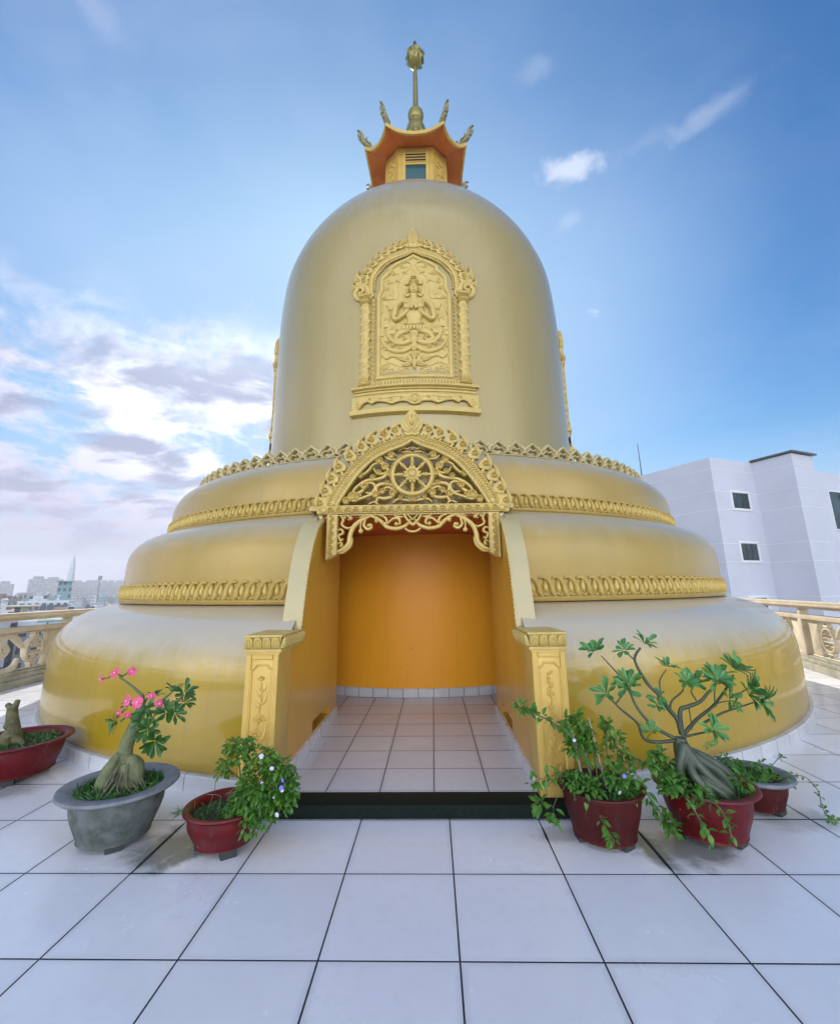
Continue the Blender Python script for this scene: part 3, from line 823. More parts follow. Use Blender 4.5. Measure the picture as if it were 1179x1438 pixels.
obj('porch_ceiling', MB().box(X0+.004, X1-.004, 2.56, 3.45, 2.30, 2.38), RED, stupa, 0)

# ---------------------------------------------------------------- carved arch over the entrance
UX, YA = .315, 2.50
fa = lambda u, v, h: (UX+u, YA-h, v)
outer = [(-.925, 2.43), (-.90, 2.50), (-.80, 2.68), (-.70, 2.83), (-.58, 2.955), (-.38, 3.095), (-.20, 3.165), (-.06, 3.215), (0, 3.24)]
inner = [(-.82, 2.43), (-.775, 2.51), (-.66, 2.69), (-.55, 2.83), (-.43, 2.94), (-.26, 3.035), (-.10, 3.095), (0, 3.155)]
def mir(P): return P + [(-x, y) for x, y in P[-2::-1]]
mb = MB(fa)
O = mir(smooth(outer, 0, 3)[0]); I = mir(smooth(inner, 0, 3)[0])
mb.poly(O + I[::-1], -.20, .02, .012)
arch = obj('entrance_arch', mb, CARVE, stupa, 40)
mb = MB(fa)
mb.stroke(I, .016, .035, .015, m=5, sm=1)
mb.stroke([(x*1.045, y+.012) for x, y in I], .006, .012, .015, m=3, sm=1)
mb.stroke(O, .012, .03, .015, m=4, sm=1)
rnd = random.Random(3)
mid = smooth([((a[0]+b[0])/2, (a[1]+b[1])/2) for a, b in zip([outer[0], outer[1], outer[2], outer[3], outer[4], outer[5], outer[6], outer[8]], inner)], 0, 6)[0]
for i in range(1, len(mid)-1):
    x, y = mid[i]; q = mid[i+1]; a = math.atan2(q[1]-y, q[0]-x)
    w = .030 + .028*max(0, 1-i/28)
    for s in (-1, 1):
        for k in (-1, 0, 1):
            mb.dome(s*(x - math.sin(a)*w*k), y + math.cos(a)*w*k, .020, .013, .024, .018, rot=(a+.5*k)*(-s), nu=7, nv=2)
        mb.stroke([(s*(x+math.sin(a)*w*.9), y-math.cos(a)*w*.9), (s*(x+.02*math.cos(a)), y+.02*math.sin(a)), (s*(x-math.sin(a)*w*.9), y+math.cos(a)*w*.9)], [.003, .008, .003], .024, .018, m=3, sm=2)
obj('arch_band_relief', mb, CARVE, arch, 50)
# flames
mb = MB(fa)
tips = [(-1.022, 2.56, .16, 108), (-.965, 2.705, .165, 105), (-.90, 2.845, .165, 104), (-.825, 2.975, .165, 106), (-.69, 3.095, .16, 98), (-.55, 3.195, .155, 92), (-.415, 3.262, .145, 80), (-.262, 3.315, .14, 72), (-.132, 3.345, .13, 68)]
for (x, y, L, a) in tips:
    a = math.radians(a); L *= 1.15; y += .012; bx, by = x - math.cos(a)*L - .012, y - math.sin(a)*L
    for s in (-1, 1):
        flame(mb, (-s*bx, by), (-s*x, y), .112, -.05, .09, side=-s if False else s*-1, full=True)
        mb.stroke([(-s*(bx+.03), by-.05), (-s*(bx+.005), by), (-s*(bx+.0), by+.05)], [.012, .022, .008], .03, -.0, m=4, sm=3)
# lowest corner leaves
for s in (-1, 1):
    mb.poly([(s*1.035, 2.335), (s*1.045, 2.42), (s*1.01, 2.52), (s*.94, 2.56), (s*.90, 2.50), (s*.93, 2.335)], -.05, .02, .01, back=True)
    mb.stroke([(s*.95, 2.36), (s*1.0, 2.42), (s*.99, 2.52)], [.01, .018, .004], .02, .016, m=4, sm=3)
    mb.stroke(spiral(s*.995, 2.375, .032, .006, 0, 1.3*s, 12), .008, .018, .016, m=4, sm=1)
# central finial
bud = [(-.06, 3.22), (-.115, 3.29), (-.125, 3.36), (-.085, 3.42), (-.05, 3.475), (0, 3.525), (.05, 3.475), (.085, 3.42), (.125, 3.36), (.115, 3.29), (.06, 3.22)]
mb.poly(smooth(bud, 0, 3)[0], -.05, .045, .014, back=True)
for s in (-1, 1):
    mb.stroke([(s*.02, 3.25), (s*.055, 3.31), (s*.09, 3.36), (s*.075, 3.41)], [.012, .016, .014, .004], .022, .04, m=4, sm=3)
    mb.stroke([(s*.012, 3.27), (s*.03, 3.34), (s*.055, 3.40), (s*.04, 3.45)], [.010, .014, .012, .004], .026, .04, m=4, sm=3)
    mb.stroke([(s*.03, 3.24), (s*.09, 3.285), (s*.115, 3.33)], [.010, .016, .004], .022, .035, m=4, sm=3)
mb.dome(0, 3.36, .02, .04, .035, .04, nu=10); mb.dome(0, 3.44, .013, .03, .03, .04, nu=8)
mb.stroke([(-.085, 3.235), (-.04, 3.215), (0, 3.225), (.04, 3.215), (.085, 3.235)], .02, .05, .01, m=5, sm=3)
obj('flame_crest', mb, CARVE, arch, 45)

# Wheel of the Law
mb = MB(fa); WC = 2.768
circ = lambda r, n=40, c=WC: [(r*math.cos(2*PI*i/n), c+r*math.sin(2*PI*i/n)) for i in range(n)]
mb.stroke(circ(.220), .024, .045, -.02, m=6, full=True, sm=1, closed=True)
mb.stroke(circ(.241), .009, .05, -.01, m=4, sm=1, closed=True)
for k in range(8):
    a = PI/2 + k*PI/4
    L = lambda r, o=0.: (r*math.cos(a)-o*math.sin(a), WC+r*math.sin(a)+o*math.cos(a))
    mb.stroke([L(.05), L(.10), L(.125), L(.135), L(.15), L(.175), L(.205)], [.010, .014, .026, .016, .027, .014, .019], .04, -.02, m=5, full=True, sm=2)
teeth = []
for i in range(24):
    r = .098 if i % 2 else .076; a = 2*PI*i/24
    teeth += [(r*math.cos(a-.05), WC+r*math.sin(a-.05)), (r*math.cos(a+.05), WC+r*math.sin(a+.05))]
mb.poly(teeth, -.03, .03, .006, back=True)
mb.stroke(circ(.058, 24), .010, .02, .026, m=4, sm=1, closed=True)
mb.dome(0, WC, .045, .045, .03, .026, nu=14); mb.stroke(spiral(0, WC, .03, .004, 0, 1.6, 18), .005, .012, .048, m=3, sm=1)
obj('dharma_wheel', mb, CARVE, arch, 45)

# cloud scrolls on both sides of the wheel
def ac(x, y): return ((x-862)*.00125, 2.429-(y-880)*.00126)
def cloud(s):
    mb = MB(fa)
    def S(L, w, h=.04, h0=-.03, sm=4):
        P = [ac(*q) for q in L]
        mb.stroke([(-s*u, v) for u, v in P], w, h, h0, m=5, full=True, sm=sm)
    def C(x, y, r, a0=0., t=1.5):
        u, v = ac(x, y)
        mb.stroke(spiral(-s*u, v, r*.00125, r*.0002, a0 if s < 0 else PI-a0, t if s < 0 else -t, 14), r*.00032, .045, -.02, m=4, full=True, sm=1)
        mb.dome(-s*u, v, r*.0009, r*.0009, .03, -.015, nu=10, full=True)
    w = .017
    S([(300, 800), (340, 835), (410, 815), (470, 795), (540, 765), (545, 715), (600, 690), (690, 705), (700, 750)], [w*.8, w*1.1, w, w, w*1.1, w*1.2, w*1.2, w*1.1, w*.7])
    S([(330, 790), (350, 735), (400, 690), (470, 655), (560, 645), (620, 620), (645, 560), (615, 505), (560, 480)], [w*.7, w, w*1.1, w*1.2, w*1.1, w*1.3, w*1.3, w, w*.7])
    S([(390, 625), (440, 595), (480, 560), (510, 520), (560, 500), (620, 520)], [w*.7, w, w*1.1, w, w, w*.6])
    S([(440, 690), (500, 680), (535, 715), (505, 770), (450, 765)], [w*.6, w, w, w, w*.5])
    S([(520, 545), (545, 590), (600, 600), (625, 580)], [w*.5, w*.9, w, w*.5])
    S([(540, 865), (560, 815), (620, 820), (690, 800), (695, 750), (640, 720), (590, 750)], [w*.7, w, w*1.2, w*1.2, w*1.1, w, w*.6])
    S([(480, 868), (530, 850), (560, 870)], w*.6); S([(690, 860), (730, 830), (790, 835), (850, 850)], [w*.5, w*.9, w*.9, w*.5])
    S([(620, 440), (660, 470), (720, 470)], [w*.7, w*.9, w*.5]); S([(680, 420), (720, 440)], w*.6)
    S([(740, 390), (780, 360), (820, 370), (850, 350)], [w*.4, w*.7, w*.7, w*.5], .03, -.05)
    S([(770, 400), (815, 400), (850, 395)], w*.5, .03, -.05)
    S([(330, 760), (380, 770), (430, 735), (400, 700)], [w*.6, w*1.2, w, w*.5])
    for q in ((282, 840, 38), (335, 800, 42), (675, 440, 36), (565, 482, 34), (620, 540, 36), (405, 615, 30), (660, 600, 34), (440, 715, 32), (375, 800, 36), (540, 790, 34), (690, 780, 36), (600, 760, 30), (510, 630, 26), (560, 590, 28), (640, 690, 26), (850, 835, 26), (760, 815, 24)): C(*q)
    obj('cloud_scroll', mb, CARVE, arch, 50)
cloud(-1); cloud(1)

# lintel and the two hanging posts
mb = MB().bbox(UX-.945, UX+.945, YA-.03, YA+.16, 2.335, 2.428, .006)
q = MB(fa)
for k in range(20):
    u = -.88+1.76*k/19
    for rr, ww in ((.040, .008), (.022, .007)):
        q.stroke([(u+rr*math.cos(a), 2.350+rr*1.45*math.sin(a)) for a in [PI*i/10 for i in range(11)]], ww, .026, .028, m=4, sm=1)
    q.dome(u, 2.362, .012, .014, .026, .028, nu=8, nv=2)
for z in (2.343, 2.420): q.stroke([(-.94, z), (.94, z)], .005, .010, .028, m=3, sm=1)
for s in (-1, 1): q.dome(s*.955, 2.375, .035, .035, .03, .02, nu=12)
mb.add(q.v, q.f)
obj('lintel', mb, CARVE, arch, 40)
for s in (-1, 1):
    mb = MB(fa)
    a, b = s*.925, s*.808
    mb.poly([(a, 2.333), (b, 2.333), (b, 1.905), ((a+b)/2, 1.872), (a, 1.845)], -.12, .02, .006, back=True)
    for k in range(6):
        v = 2.285-.078*k
        for rr, ww in ((.034, .006), (.020, .005)):
            mb.stroke([(s*.892-s*rr*1.2*math.sin(t), v+rr*math.cos(t)) for t in [PI*i/10 for i in range(11)]], ww*1.3, .026, .018, m=4, sm=1)
        mb.dome(s*.880, v, .011, .011, .026, .018, nu=8, nv=2)
    for x in (a-s*.008, b+s*.008): mb.stroke([(x, 2.32), (x, 1.90)], .005, .012, .018, m=3, sm=1)
    obj('hanging_post', mb, CARVE, arch, 40)

# openwork valance under the lintel
def valance(s):
    mb = MB(fa); w = .016
    def S(L, ww, h=.035, h0=-.02):
        P = [ac(*q) for q in L]; mb.stroke([(-s*u, v) for u, v in P], ww, h, h0, m=5, full=True, sm=4)
    S([(206, 1272), (262, 1255), (312, 1205), (322, 1135), (352, 1062), (420, 1005), (495, 975)], [.010, .024, .028, .026, .026, .024, .010])
    S([(212, 1285), (270, 1280), (330, 1225), (345, 1160)], [.004, .012, .014, .004])
    S([(400, 985), (470, 965), (545, 990), (600, 1030), (640, 1070), (720, 1085), (790, 1065), (830, 1030), (850, 990)], [.006, .016, .02, .022, .022, .022, .02, .016, .008])
    S([(560, 965), (620, 985), (640, 1030), (600, 1040)], [.008, .016, .016, .006])
    S([(640, 1045), (690, 1000), (740, 1000), (750, 1040), (710, 1050)], [.008, .016, .018, .014, .006])
    S([(690, 965), (740, 985), (790, 980)], [.006, .016, .006])
    S([(420, 1010), (412, 1060), (415, 1095)], [.010, .009, .012]); S([(455, 1000), (440, 1050), (470, 1085), (505, 1075), (500, 1045), (480, 1050)], [.010, .016, .018, .016, .012, .008])
    S([(240, 965), (262, 1000), (250, 1045), (300, 1075), (340, 1060)], [.012, .016, .014, .014, .006]); S([(290, 965), (320, 985), (300, 1005)], [.012, .014, .008])
    S([(212, 1090), (245, 1085), (262, 1115), (225, 1140), (245, 1180), (262, 1160)], [.008, .014, .014, .014, .014, .006])
    S([(215, 1210), (245, 1195), (255, 1225), (235, 1235)], [.006, .012, .012, .006])
    S([(200, 965), (540, 962), (862, 962)], .010)
    for x, y, r in ((415, 1102, 26), (485, 1055, 22), (325, 990, 24), (250, 1225, 18), (600, 1035, 22), (720, 1045, 22), (275, 985, 18), (550, 1015, 24)):
        u, v = ac(x, y); mb.dome(-s*u, v, r*.00105, r*.00105, .03, -.005, nu=10, full=True)
    for k in range(7):
        x = 330+26*k*.9; y = 1190 - 34*k + 1.8*k*k
    # half of the centre boss
    S([(790, 965), (815, 1010), (862, 1052)], [.014, .016, .012], .05); S([(815, 965), (840, 990), (862, 1012)], [.008, .010, .008], .055)
    S([(795, 1085), (830, 1108), (862, 1112)], [.012, .014, .014], .04); S([(800, 1050), (830, 1040), (862, 1060)], [.008, .012, .010], .04)
    obj('leaf_valance', mb, CARVE, arch, 50)
valance(-1); valance(1)

# ---------------------------------------------------------------- pavilion on top of the bell
def octa(a, b): return [(a, -b), (b, -a), (b, a), (a, b), (-a, b), (-b, a), (-b, -a), (-a, -b)]
ZB, ZE = 10.7, 12.27
bd = octa(.43, .76)
w = MB().prism(bd, lambda x, y: (AX+x, AY+y, ZB), lambda x, y: (AX+x, AY+y, ZE))
pav = obj('pavilion', w, CARVE_WARM, stupa, 20)
tr = MB()
for i in range(8):
    a, b = Vector(bd[i]), Vector(bd[(i+1) % 8]); d = (b-a).normalized(); nrm = Vector((d.y, -d.x))
    if nrm.dot((a+b)/2) < 0: nrm = -nrm
    L = (b-a).length
    fn = lambda u, v, h, a=a, d=d, nrm=nrm: (AX+a.x+d.x*u+nrm.x*h, AY+a.y+d.y*u+nrm.y*h, v)
    q = MB(fn)
    for x in (.02, L-.02): q.poly([(x-.018, ZB), (x+.018, ZB), (x+.018, 12.3), (x-.018, 12.3)], 0, .018, .004)
    q.poly([(0.04, 12.16), (L-.04, 12.16), (L-.04, 12.3), (.04, 12.3)], 0, .014, .004)
    if i % 2 == 0:      # diagonal faces carry flower relief
        rn = random.Random(i)
        for k in range(26):
            u = L*(.2+.6*rn.random()); v = rn.uniform(11.1, 12.05)
            q.dome(u, v, .045, .026, .045, 0, rot=rn.uniform(0, 3), nu=7, nv=2)
        q.stroke([(L*.5, 11.), (L*.4, 11.4), (L*.6, 11.7), (L*.5, 12.)], .012, .02, 0, m=4, sm=4)
    tr.add(q.v, q.f)
obj('flower_relief', tr, CARVE_WARM, pav, 40)
for ang in (0, PI/2, PI, -PI/2):
    c, s = math.cos(ang), math.sin(ang)
    fn = lambda u, v, h, c=c, s=s: (AX + u*c + (.76+h)*s, AY + u*s - (.76+h)*c, v)
    q = MB(fn)
    for x in (-.285, .285): q.poly([(x-.035, ZB), (x+.035, ZB), (x+.035, 12.22), (x-.035, 12.22)], 0, .035, .006)
    for z0, z1 in ((12.17, 12.24), (11.77, 11.83)): q.poly([(-.25, z0), (.25, z0), (.25, z1), (-.25, z1)], 0, .034, .006)
    obj('window_frame', q, CARVE_WARM, pav, 30)
    q = MB(fn)
    for k in range(4):
        z = 11.86+.085*k
        q.add([(-.25, z, .012), (.25, z, .012), (.25, z+.02, .03), (-.25, z+.02, .03), (-.25, z+.03, .02), (.25, z+.03, .02)], [(0, 1, 2, 3), (3, 2, 5, 4)])
    obj('louvre', q, CARVE_WARM, pav, 20)
    obj('louvre_opening', MB(fn).add([(-.25, 11.83, .006), (.25, 11.83, .006), (.25, 12.17, .006), (-.25, 12.17, .006)], [(0, 1, 2, 3)]), DARK, pav, 0)
    q = MB(fn)
    q.poly([(-.25, ZB+.3), (.25, ZB+.3), (.25, 11.77), (-.25, 11.77)], 0, .010, .003)
    obj('window_pane', q, GLASS, pav, 0)
# swept roof
ev = octa(.70, 1.27)
def eave(i, t):
    a, b = Vector(ev[i]), Vector(ev[(i+1) % 8]); p = a.lerp(b, t)
    long = i % 2 == 1
    sag = (2*t-1)**2
    inn = 1 - .05*(1-sag)
    return Vector((p.x*inn, p.y*inn, ZE + .02 + (.22 if long else .20)*sag**1.3))
NE = 10; ring = []
for i in range(8):
    for k in range(NE): ring.append(eave(i, k/NE))
def roofpt(p, t):       # t 0 eave .. 1 top
    r = 1 - t
    z = p.z + (13.40 - p.z)*(t**1.7*.75 + t*.25)
    return (AX + p.x*(r*.8+.2), AY + p.y*(r*.8+.2), z)
R = MB(); rows = 7; n = len(ring)
R.add([roofpt(p, k/(rows-1)) for k in range(rows) for p in ring], [(k*n+i, k*n+(i+1) % n, (k+1)*n+(i+1) % n, (k+1)*n+i) for k in range(rows-1) for i in range(n)])
R.add([(AX+p.x, AY+p.y, p.z) for p in ring] + [(AX+p.x*1.012, AY+p.y*1.012, p.z-.115) for p in ring] + [(AX+p.x*.97, AY+p.y*.97, p.z-.12) for p in ring],
      [(i, (i+1) % n, n+(i+1) % n, n+i) for i in range(n)] + [(n+i, n+(i+1) % n, 2*n+(i+1) % n, 2*n+i) for i in range(n)])
roof = obj('roof', R, CARVE_WARM, stupa, 40)
So = MB()
So.add([(AX+p.x*(.985-.42*k/5), AY+p.y*(.985-.42*k/5), p.z - .10 + (12.34-(p.z-.10))*(k/5)**.8) for k in range(6) for p in ring], [(k*n+i, (k+1)*n+i, (k+1)*n+(i+1) % n, k*n+(i+1) % n) for k in range(5) for i in range(n)])
obj('soffit', So, SOFFIT, roof, 40)
for i in range(8):      # ridges and dragon-tail finials
    p = Vector(ev[i]); pz = eave(i, 0)
    d = Vector((p.x, p.y, 0)).normalized(); side = Vector((-d.y, d.x, 0))
    fn = lambda u, v, h, d=d, side=side, pz=pz: tuple(Vector((AX+pz.x, AY+pz.y, pz.z)) + d*u + side*h + Vector((0, 0, v)))
    q = MB(fn)
    q.stroke([(-.55, .10), (-.35, .02), (-.18, .0), (-.04, .04), (.05, .11), (.08, .20), (.08, .28), (.13, .35), (.22, .38)], [.03, .035, .045, .05, .05, .045, .035, .026, .004], .06, 0, m=6, full=True, sm=3)
    for k, (u, v) in enumerate(((-.08, .06), (.0, .09), (.06, .15), (.09, .22))):
        q.stroke([(u, v), (u+.08, v-.015), (u+.115, v+.05)], [.022, .022, .004], .045, 0, m=4, full=True, sm=2)
    q.stroke([(-.16, .03), (-.13, .12), (-.04, .15), (-.01, .22), (-.05, .29)], [.012, .026, .026, .024, .005], .05, 0, m=5, full=True, sm=3)
    q.stroke([(.05, .12), (.13, .14), (.12, .20)], [.02, .02, .005], .04, -.02, m=4, full=True, sm=3)
    q.stroke([(-.30, .05), (-.26, .12), (-.21, .12)], [.02, .02, .005], .04, -.02, m=4, full=True, sm=3)
    for k in range(6): q.dome(-.52+.06*k, .12-.018*k, .025, .03, .03, 0, nu=6, nv=2, full=True)
    obj('corner_finial', q, RIDGE, roof, 50)
# spire
sp = MB().lathe(sprof([(.34, 13.1), (.34, 13.3), (.31, 13.45), (.29, 13.58), (.27, 13.78), (.20, 14.0), (.145, 14.07), (.19, 14.15), (.215, 14.27), (.20, 14.40), (.12, 14.53), (.075, 14.61)], 4) + [(.07, 15.0), (.055, 16.05), (.04, 16.09)], AX, AY, 28)
for k in range(12):
    a = 2*PI*k/12; sp.ball((AX+.30*math.cos(a), AY+.30*math.sin(a), 13.46), (.07, .07, .10), 8, 6)
spire = obj('spire', sp, BRONZE, stupa, 60)
lb = MB().lathe(sprof([(.04, 16.06), (.10, 16.10), (.20, 16.22), (.245, 16.38), (.235, 16.52), (.19, 16.62), (.05, 16.60)], 4), AX, AY, 20)
for row, (z, r, n2, L) in enumerate(((16.20, .20, 7, .20), (16.36, .225, 7, .20), (16.46, .18, 6, .2))):
    for k in range(n2):
        a = 2*PI*(k+.5*row)/n2
        d = Vector((math.cos(a)*(.40, .28, -.1)[row], math.sin(a)*(.40, .28, -.1)[row], .9))
        lb.leaf((AX+r*math.cos(a), AY+r*math.sin(a), z), d, (math.cos(a), math.sin(a), 0), (.15, .16, .15)[row], .17, .3, (.1, .05, 0)[row])
obj('lotus_bud', lb, BRONZE, spire, 40)
lt = MB().tube([(AX, AY, 16.55), (AX, AY, 16.92)], .012, 6); lt.ball((AX, AY, 16.98), (.045, .045, .085), 10, 8)
obj('lightning_rod', lt, METAL, spire, 60)
# ---------------------------------------------------------------- terrace
GZ = -15.0
TERR = tile_mat('terrace_tile', .6, .6, 0, 0, .0080, (.78, .79, .835), (.010, .013, .020), rough=.24,
    stains=((-1.16, .86, .30, .30, .3, .8), (-.98, .80, .12, .30, -.6, .8), (1.98, .86, .42, .26, -.1, .75), (1.80, .82, .13, .30, .1, .85), (-3.0, 1.7, .4, .3, 0, .5), (1.3, 1.0, .25, .12, 0, .4), (2.9, 1.2, .35, .2, 0, .35)))
tb = MB()
tb.add([(-6.95, -9, 0), (7.2, -9, 0), (9.2, 18, 0), (-8.2, 18, 0), (-6.95, -9, GZ), (7.2, -9, GZ), (9.2, 18, GZ), (-8.2, 18, GZ)], [(0, 1, 2, 3), (0, 4, 5, 1), (1, 5, 6, 2), (2, 6, 7, 3), (3, 7, 4, 0)])
struct('terrace_floor', tb, TERR)

CONC = mat('cream_rail_paint', (.62, .53, .38), rough=.6, vs=3., col2=(.48, .40, .27), bump=.3, bs=30.)
CONC2 = mat('rail_base_weathered', (.46, .42, .32), rough=.65, vs=4., col2=(.27, .26, .19), bump=.35, bs=30.)
def balustrade(p0, d, n0, n1, pitch, off, inside, label):
    """p0 on the inner foot line, d along the rail, inside = +1 when the terrace lies on the right of d"""
    d = Vector(d).normalized(); o = Vector((d.y, -d.x, 0))*(-inside)     # outward
    root = thing('balustrade', label, 'railing', p0)
    P0 = Vector(p0)
    fn = lambda u, v, h: tuple(P0 + d*u - o*h + Vector((0, 0, v)))      # h towards the terrace
    a, b = off + n0*pitch - .1, off + n1*pitch + .1
    def bar(z0, z1, h0, h1, mt, name, bev=.01):
        q = MB(lambda x, y, z: fn(x, z, y)); q.bbox(a, b, h0, h1, z0, z1, bev); return obj(name, q, mt, root, 30)
    bar(.0, .125, -.26, .0, CONC2, 'base_course'); bar(.125, .20, -.24, -.035, CONC2, 'plinth'); bar(.20, .255, -.22, -.06, CONC2, 'sill')
    q = MB(lambda x, y, z: fn(x, z, y)); q.bbox(a, b, -.27, .01, 1.145, 1.19, .012); q.bbox(a, b, -.25, -.01, 1.19, 1.23, .014); q.bbox(a, b, -.235, -.03, 1.10, 1.145, .008)
    obj('top_rail', q, CONC, root, 30)
    bar(.905, .985, -.225, -.055, CONC, 'middle_rail')
    proto = None
    for k in range(n0, n1+1):
        u = off + k*pitch
        q = MB(lambda x, y, z: fn(x, z, y))
        q.bbox(u-.065, u+.065, -.225, -.045, .255, .905, .008); q.bbox(u-.05, u+.05, -.2, -.06, .985, 1.10, .006)
        obj('post', q, CONC, root, 30)
        if k == n1: break
        # fretwork panel of this bay: spandrels, medallions, S scrolls
        m = u + pitch/2; W = pitch/2 - .065
        q = MB(lambda x, y, h: fn(m+x, .58+y, h-.14))
        for s in (-1, 1):
            cor = [(s*W, .325), (s*(W-.46), .325), (s*(W-.50), .27), (s*(W-.47), .24), (s*(W-.45), .13), (s*(W-.49), .10), (s*(W-.44), 0), (s*(W-.49), -.10), (s*(W-.45), -.13), (s*(W-.47), -.24), (s*(W-.50), -.27), (s*(W-.46), -.325), (s*W, -.325)]
            q.poly(cor, -.03, .03, .008, back=True)
            q.stroke([(x, y) for x, y in cor[1:-1]], .022, .035, .015, m=4, sm=1)
            q.box(s*W-.03 if s < 0 else s*W-.05, s*W+.05 if s < 0 else s*W+.03, -.325, .325, -.05, .05)
            S = lambda L: [(s*x, y) for x, y in L]
            if s == 1:
                for yy in (-.312, .312): q.stroke([(-W, yy), (W, yy)], .016, .05, 0, m=4, full=True, sm=1)
            q.stroke(S([(.66, .06), (.52, .19), (.36, .28), (.20, .22), (.16, .06), (.26, -.04), (.35, .04), (.30, .12)]), [.03, .055, .055, .055, .05, .045, .04, .03], .055, 0, m=5, full=True, sm=4)
            q.stroke(S([(.60, -.12), (.52, -.27), (.30, -.31), (.08, -.28), (0, -.16), (.08, -.08), (.16, -.14)]), [.03, .055, .055, .055, .05, .04, .03], .055, 0, m=5, full=True, sm=4)
            q.stroke(S([(0, .30), (.06, .20), (.03, .05), (.10, -.06)]), .04, .05, 0, m=5, full=True, sm=4)
        pan = obj('fret_panel', q, CONC, root, 45)
        for s in (-1, 1):
            q = MB(lambda x, y, h: fn(m+s*(W-.72)+x, .58+y, h-.14))
            R = .195
            q.stroke([(R*math.cos(2*PI*i/28), R*math.sin(2*PI*i/28)) for i in range(28)], .026, .055, 0, m=5, full=True, sm=1, closed=True)
            for y in (-.035, .035): q.stroke([(-R, y), (R, y)], .013, .045, 0, m=4, full=True, sm=1)
            for sy in (-1, 1):
                q.stroke([(0, sy*.035), (0, sy*R)], .015, .045, 0, m=4, full=True, sm=1)
                for sx in (-1, 1):
                    q.stroke([(sx*.045, sy*.165), (sx*.06, sy*.10), (sx*.135, sy*.10), (sx*.15, sy*.07)], .013, .045, 0, m=4, full=True, sm=1)
                    q.stroke([(sx*.055, sy*.035), (sx*.05, sy*.06)], .012, .045, 0, m=4, full=True, sm=1)
                q.stroke([(-.07, sy*.235), (.07, sy*.235)], .022, .05, 0, m=4, full=True, sm=1)
                for sx in (-1, 1): q.stroke([(sx*.035, sy*.20), (sx*.04, sy*.33)], .018, .045, 0, m=4, full=True, sm=1)
            obj('medallion', q, CONC, pan, 45)
    return root
LD = Vector((-.09, 1, 0)).normalized()
balustrade((-6.53, 5.30, 0), LD, -2, 2, 3.4, 1.62, 1, 'cream balustrade with pierced scroll panels on the left, overlooking the crowded city')
RD = Vector((.33, 1.17, 0)).normalized()
balustrade((7.18, 5.80, 0), RD, -2, 2, 3.4, 1.17, -1, 'cream balustrade with pierced scroll panels on the right, below the grey building')

# ---------------------------------------------------------------- big grey building on the right
BW = mat('pale_grey_render', (.56, .585, .665), rough=.7, vs=.6, var=.07, bump=.1, bs=15.)
BT = mat('white_trim', (.74, .75, .78), rough=.5, var=.05)
ROOFED = mat('dark_roof_sheet', (.08, .085, .09), rough=.5)
A = Vector((14.803, 20.273, 0)); f1 = Vector((-1.79, 3.69, 0)).normalized(); f2 = Vector((3.02, 1.275, 0)).normalized()
Bc = Vector((17.823, 21.548, 0)); Cc = Vector((18.559, 19.791, 0)); Dc = Vector((20.15, 20.50, 0))
bld = thing('grey_building', 'tall pale grey rendered building with small dark windows rising behind the right railing', 'building', (A.x, A.y, GZ))
ZR = 8.0
E1 = A + f1*12.
plan = [A, Bc, Cc, Dc]
def wallq(mb, p, q, z0, z1): mb.add([(p.x, p.y, z0), (q.x, q.y, z0), (q.x, q.y, z1), (p.x, p.y, z1)], [(0, 1, 2, 3)])
nb = Vector((-f2.y, f2.x, 0))      # backwards
Fc = Dc + f2*9.; D2 = Dc + nb*.16
bm_ = MB()
out = [E1, A, Bc, Cc, Dc, Dc + nb*5, E1 + f2*4.86 ]
bm_.prism([(p.x, p.y) for p in out], lambda x, y: (x, y, GZ), lambda x, y: (x, y, ZR))
obj('main_block', bm_, BW, bld, 20)
out2 = [Dc + nb*.16 - f2*.0, Fc + nb*.16, Fc + nb*6, Dc + nb*6]
obj('side_wing', MB().prism([(p.x, p.y) for p in out2], lambda x, y: (x, y, GZ), lambda x, y: (x, y, 7.30)), BW, bld, 20)
rf = MB()
r0, r1, r2, r3 = Bc - f2*.0 - nb*-.02, Cc - f2*.16 - nb*.16, Dc + f2*.16 - nb*.16, Dc + f2*.16 + nb*4
r0 = Bc - f2*.16
rf.prism([(p.x, p.y) for p in (r0, r1, r2, r3)], lambda x, y: (x, y, ZR+.03), lambda x, y: (x, y, ZR+.11))
obj('roof_sheet', rf, ROOFED, bld, 20)
ln = MB()
def groove(p, q, z, t=.045):
    d = (q-p).normalized(); n = Vector((d.y, -d.x, 0))
    if n.y > 0: n = -n
    a, b = p, q
    V = [(a+n*.012), (b+n*.012)]
    ln.add([(V[0].x, V[0].y, z-t/2), (V[1].x, V[1].y, z-t/2), (V[1].x, V[1].y, z+t/2), (V[0].x, V[0].y, z+t/2)], [(0, 1, 2, 3)])
for z in (7.40, 6.25, 5.31, 3.60, 2.69, 1.01, -.05, -1.7):
    for p, q in ((E1, A), (A, Bc), (Bc, Cc), (Cc, Dc)):
        d = (q-p).normalized(); n = Vector((d.y, -d.x, 0))
        if (p, q) == (E1, A): n = Vector((d.y, -d.x, 0)); 
        cen = (A+Bc)/2 + nb*3
        n = Vector((d.y, -d.x, 0))
        if (q, p) and n.dot(cen - (p+q)/2) > 0 and (p, q) not in ((Bc, Cc),): n = -n
        if (p, q) == (Bc, Cc): n = -f2
        ln.add([((p+n*.012).x, (p+n*.012).y, z-.014), ((q+n*.012).x, (q+n*.012).y, z-.014), ((q+n*.012).x, (q+n*.012).y, z+.014), ((p+n*.012).x, (p+n*.012).y, z+.014)], [(0, 1, 2, 3)])
obj('render_joints', ln, BT, bld, 0)
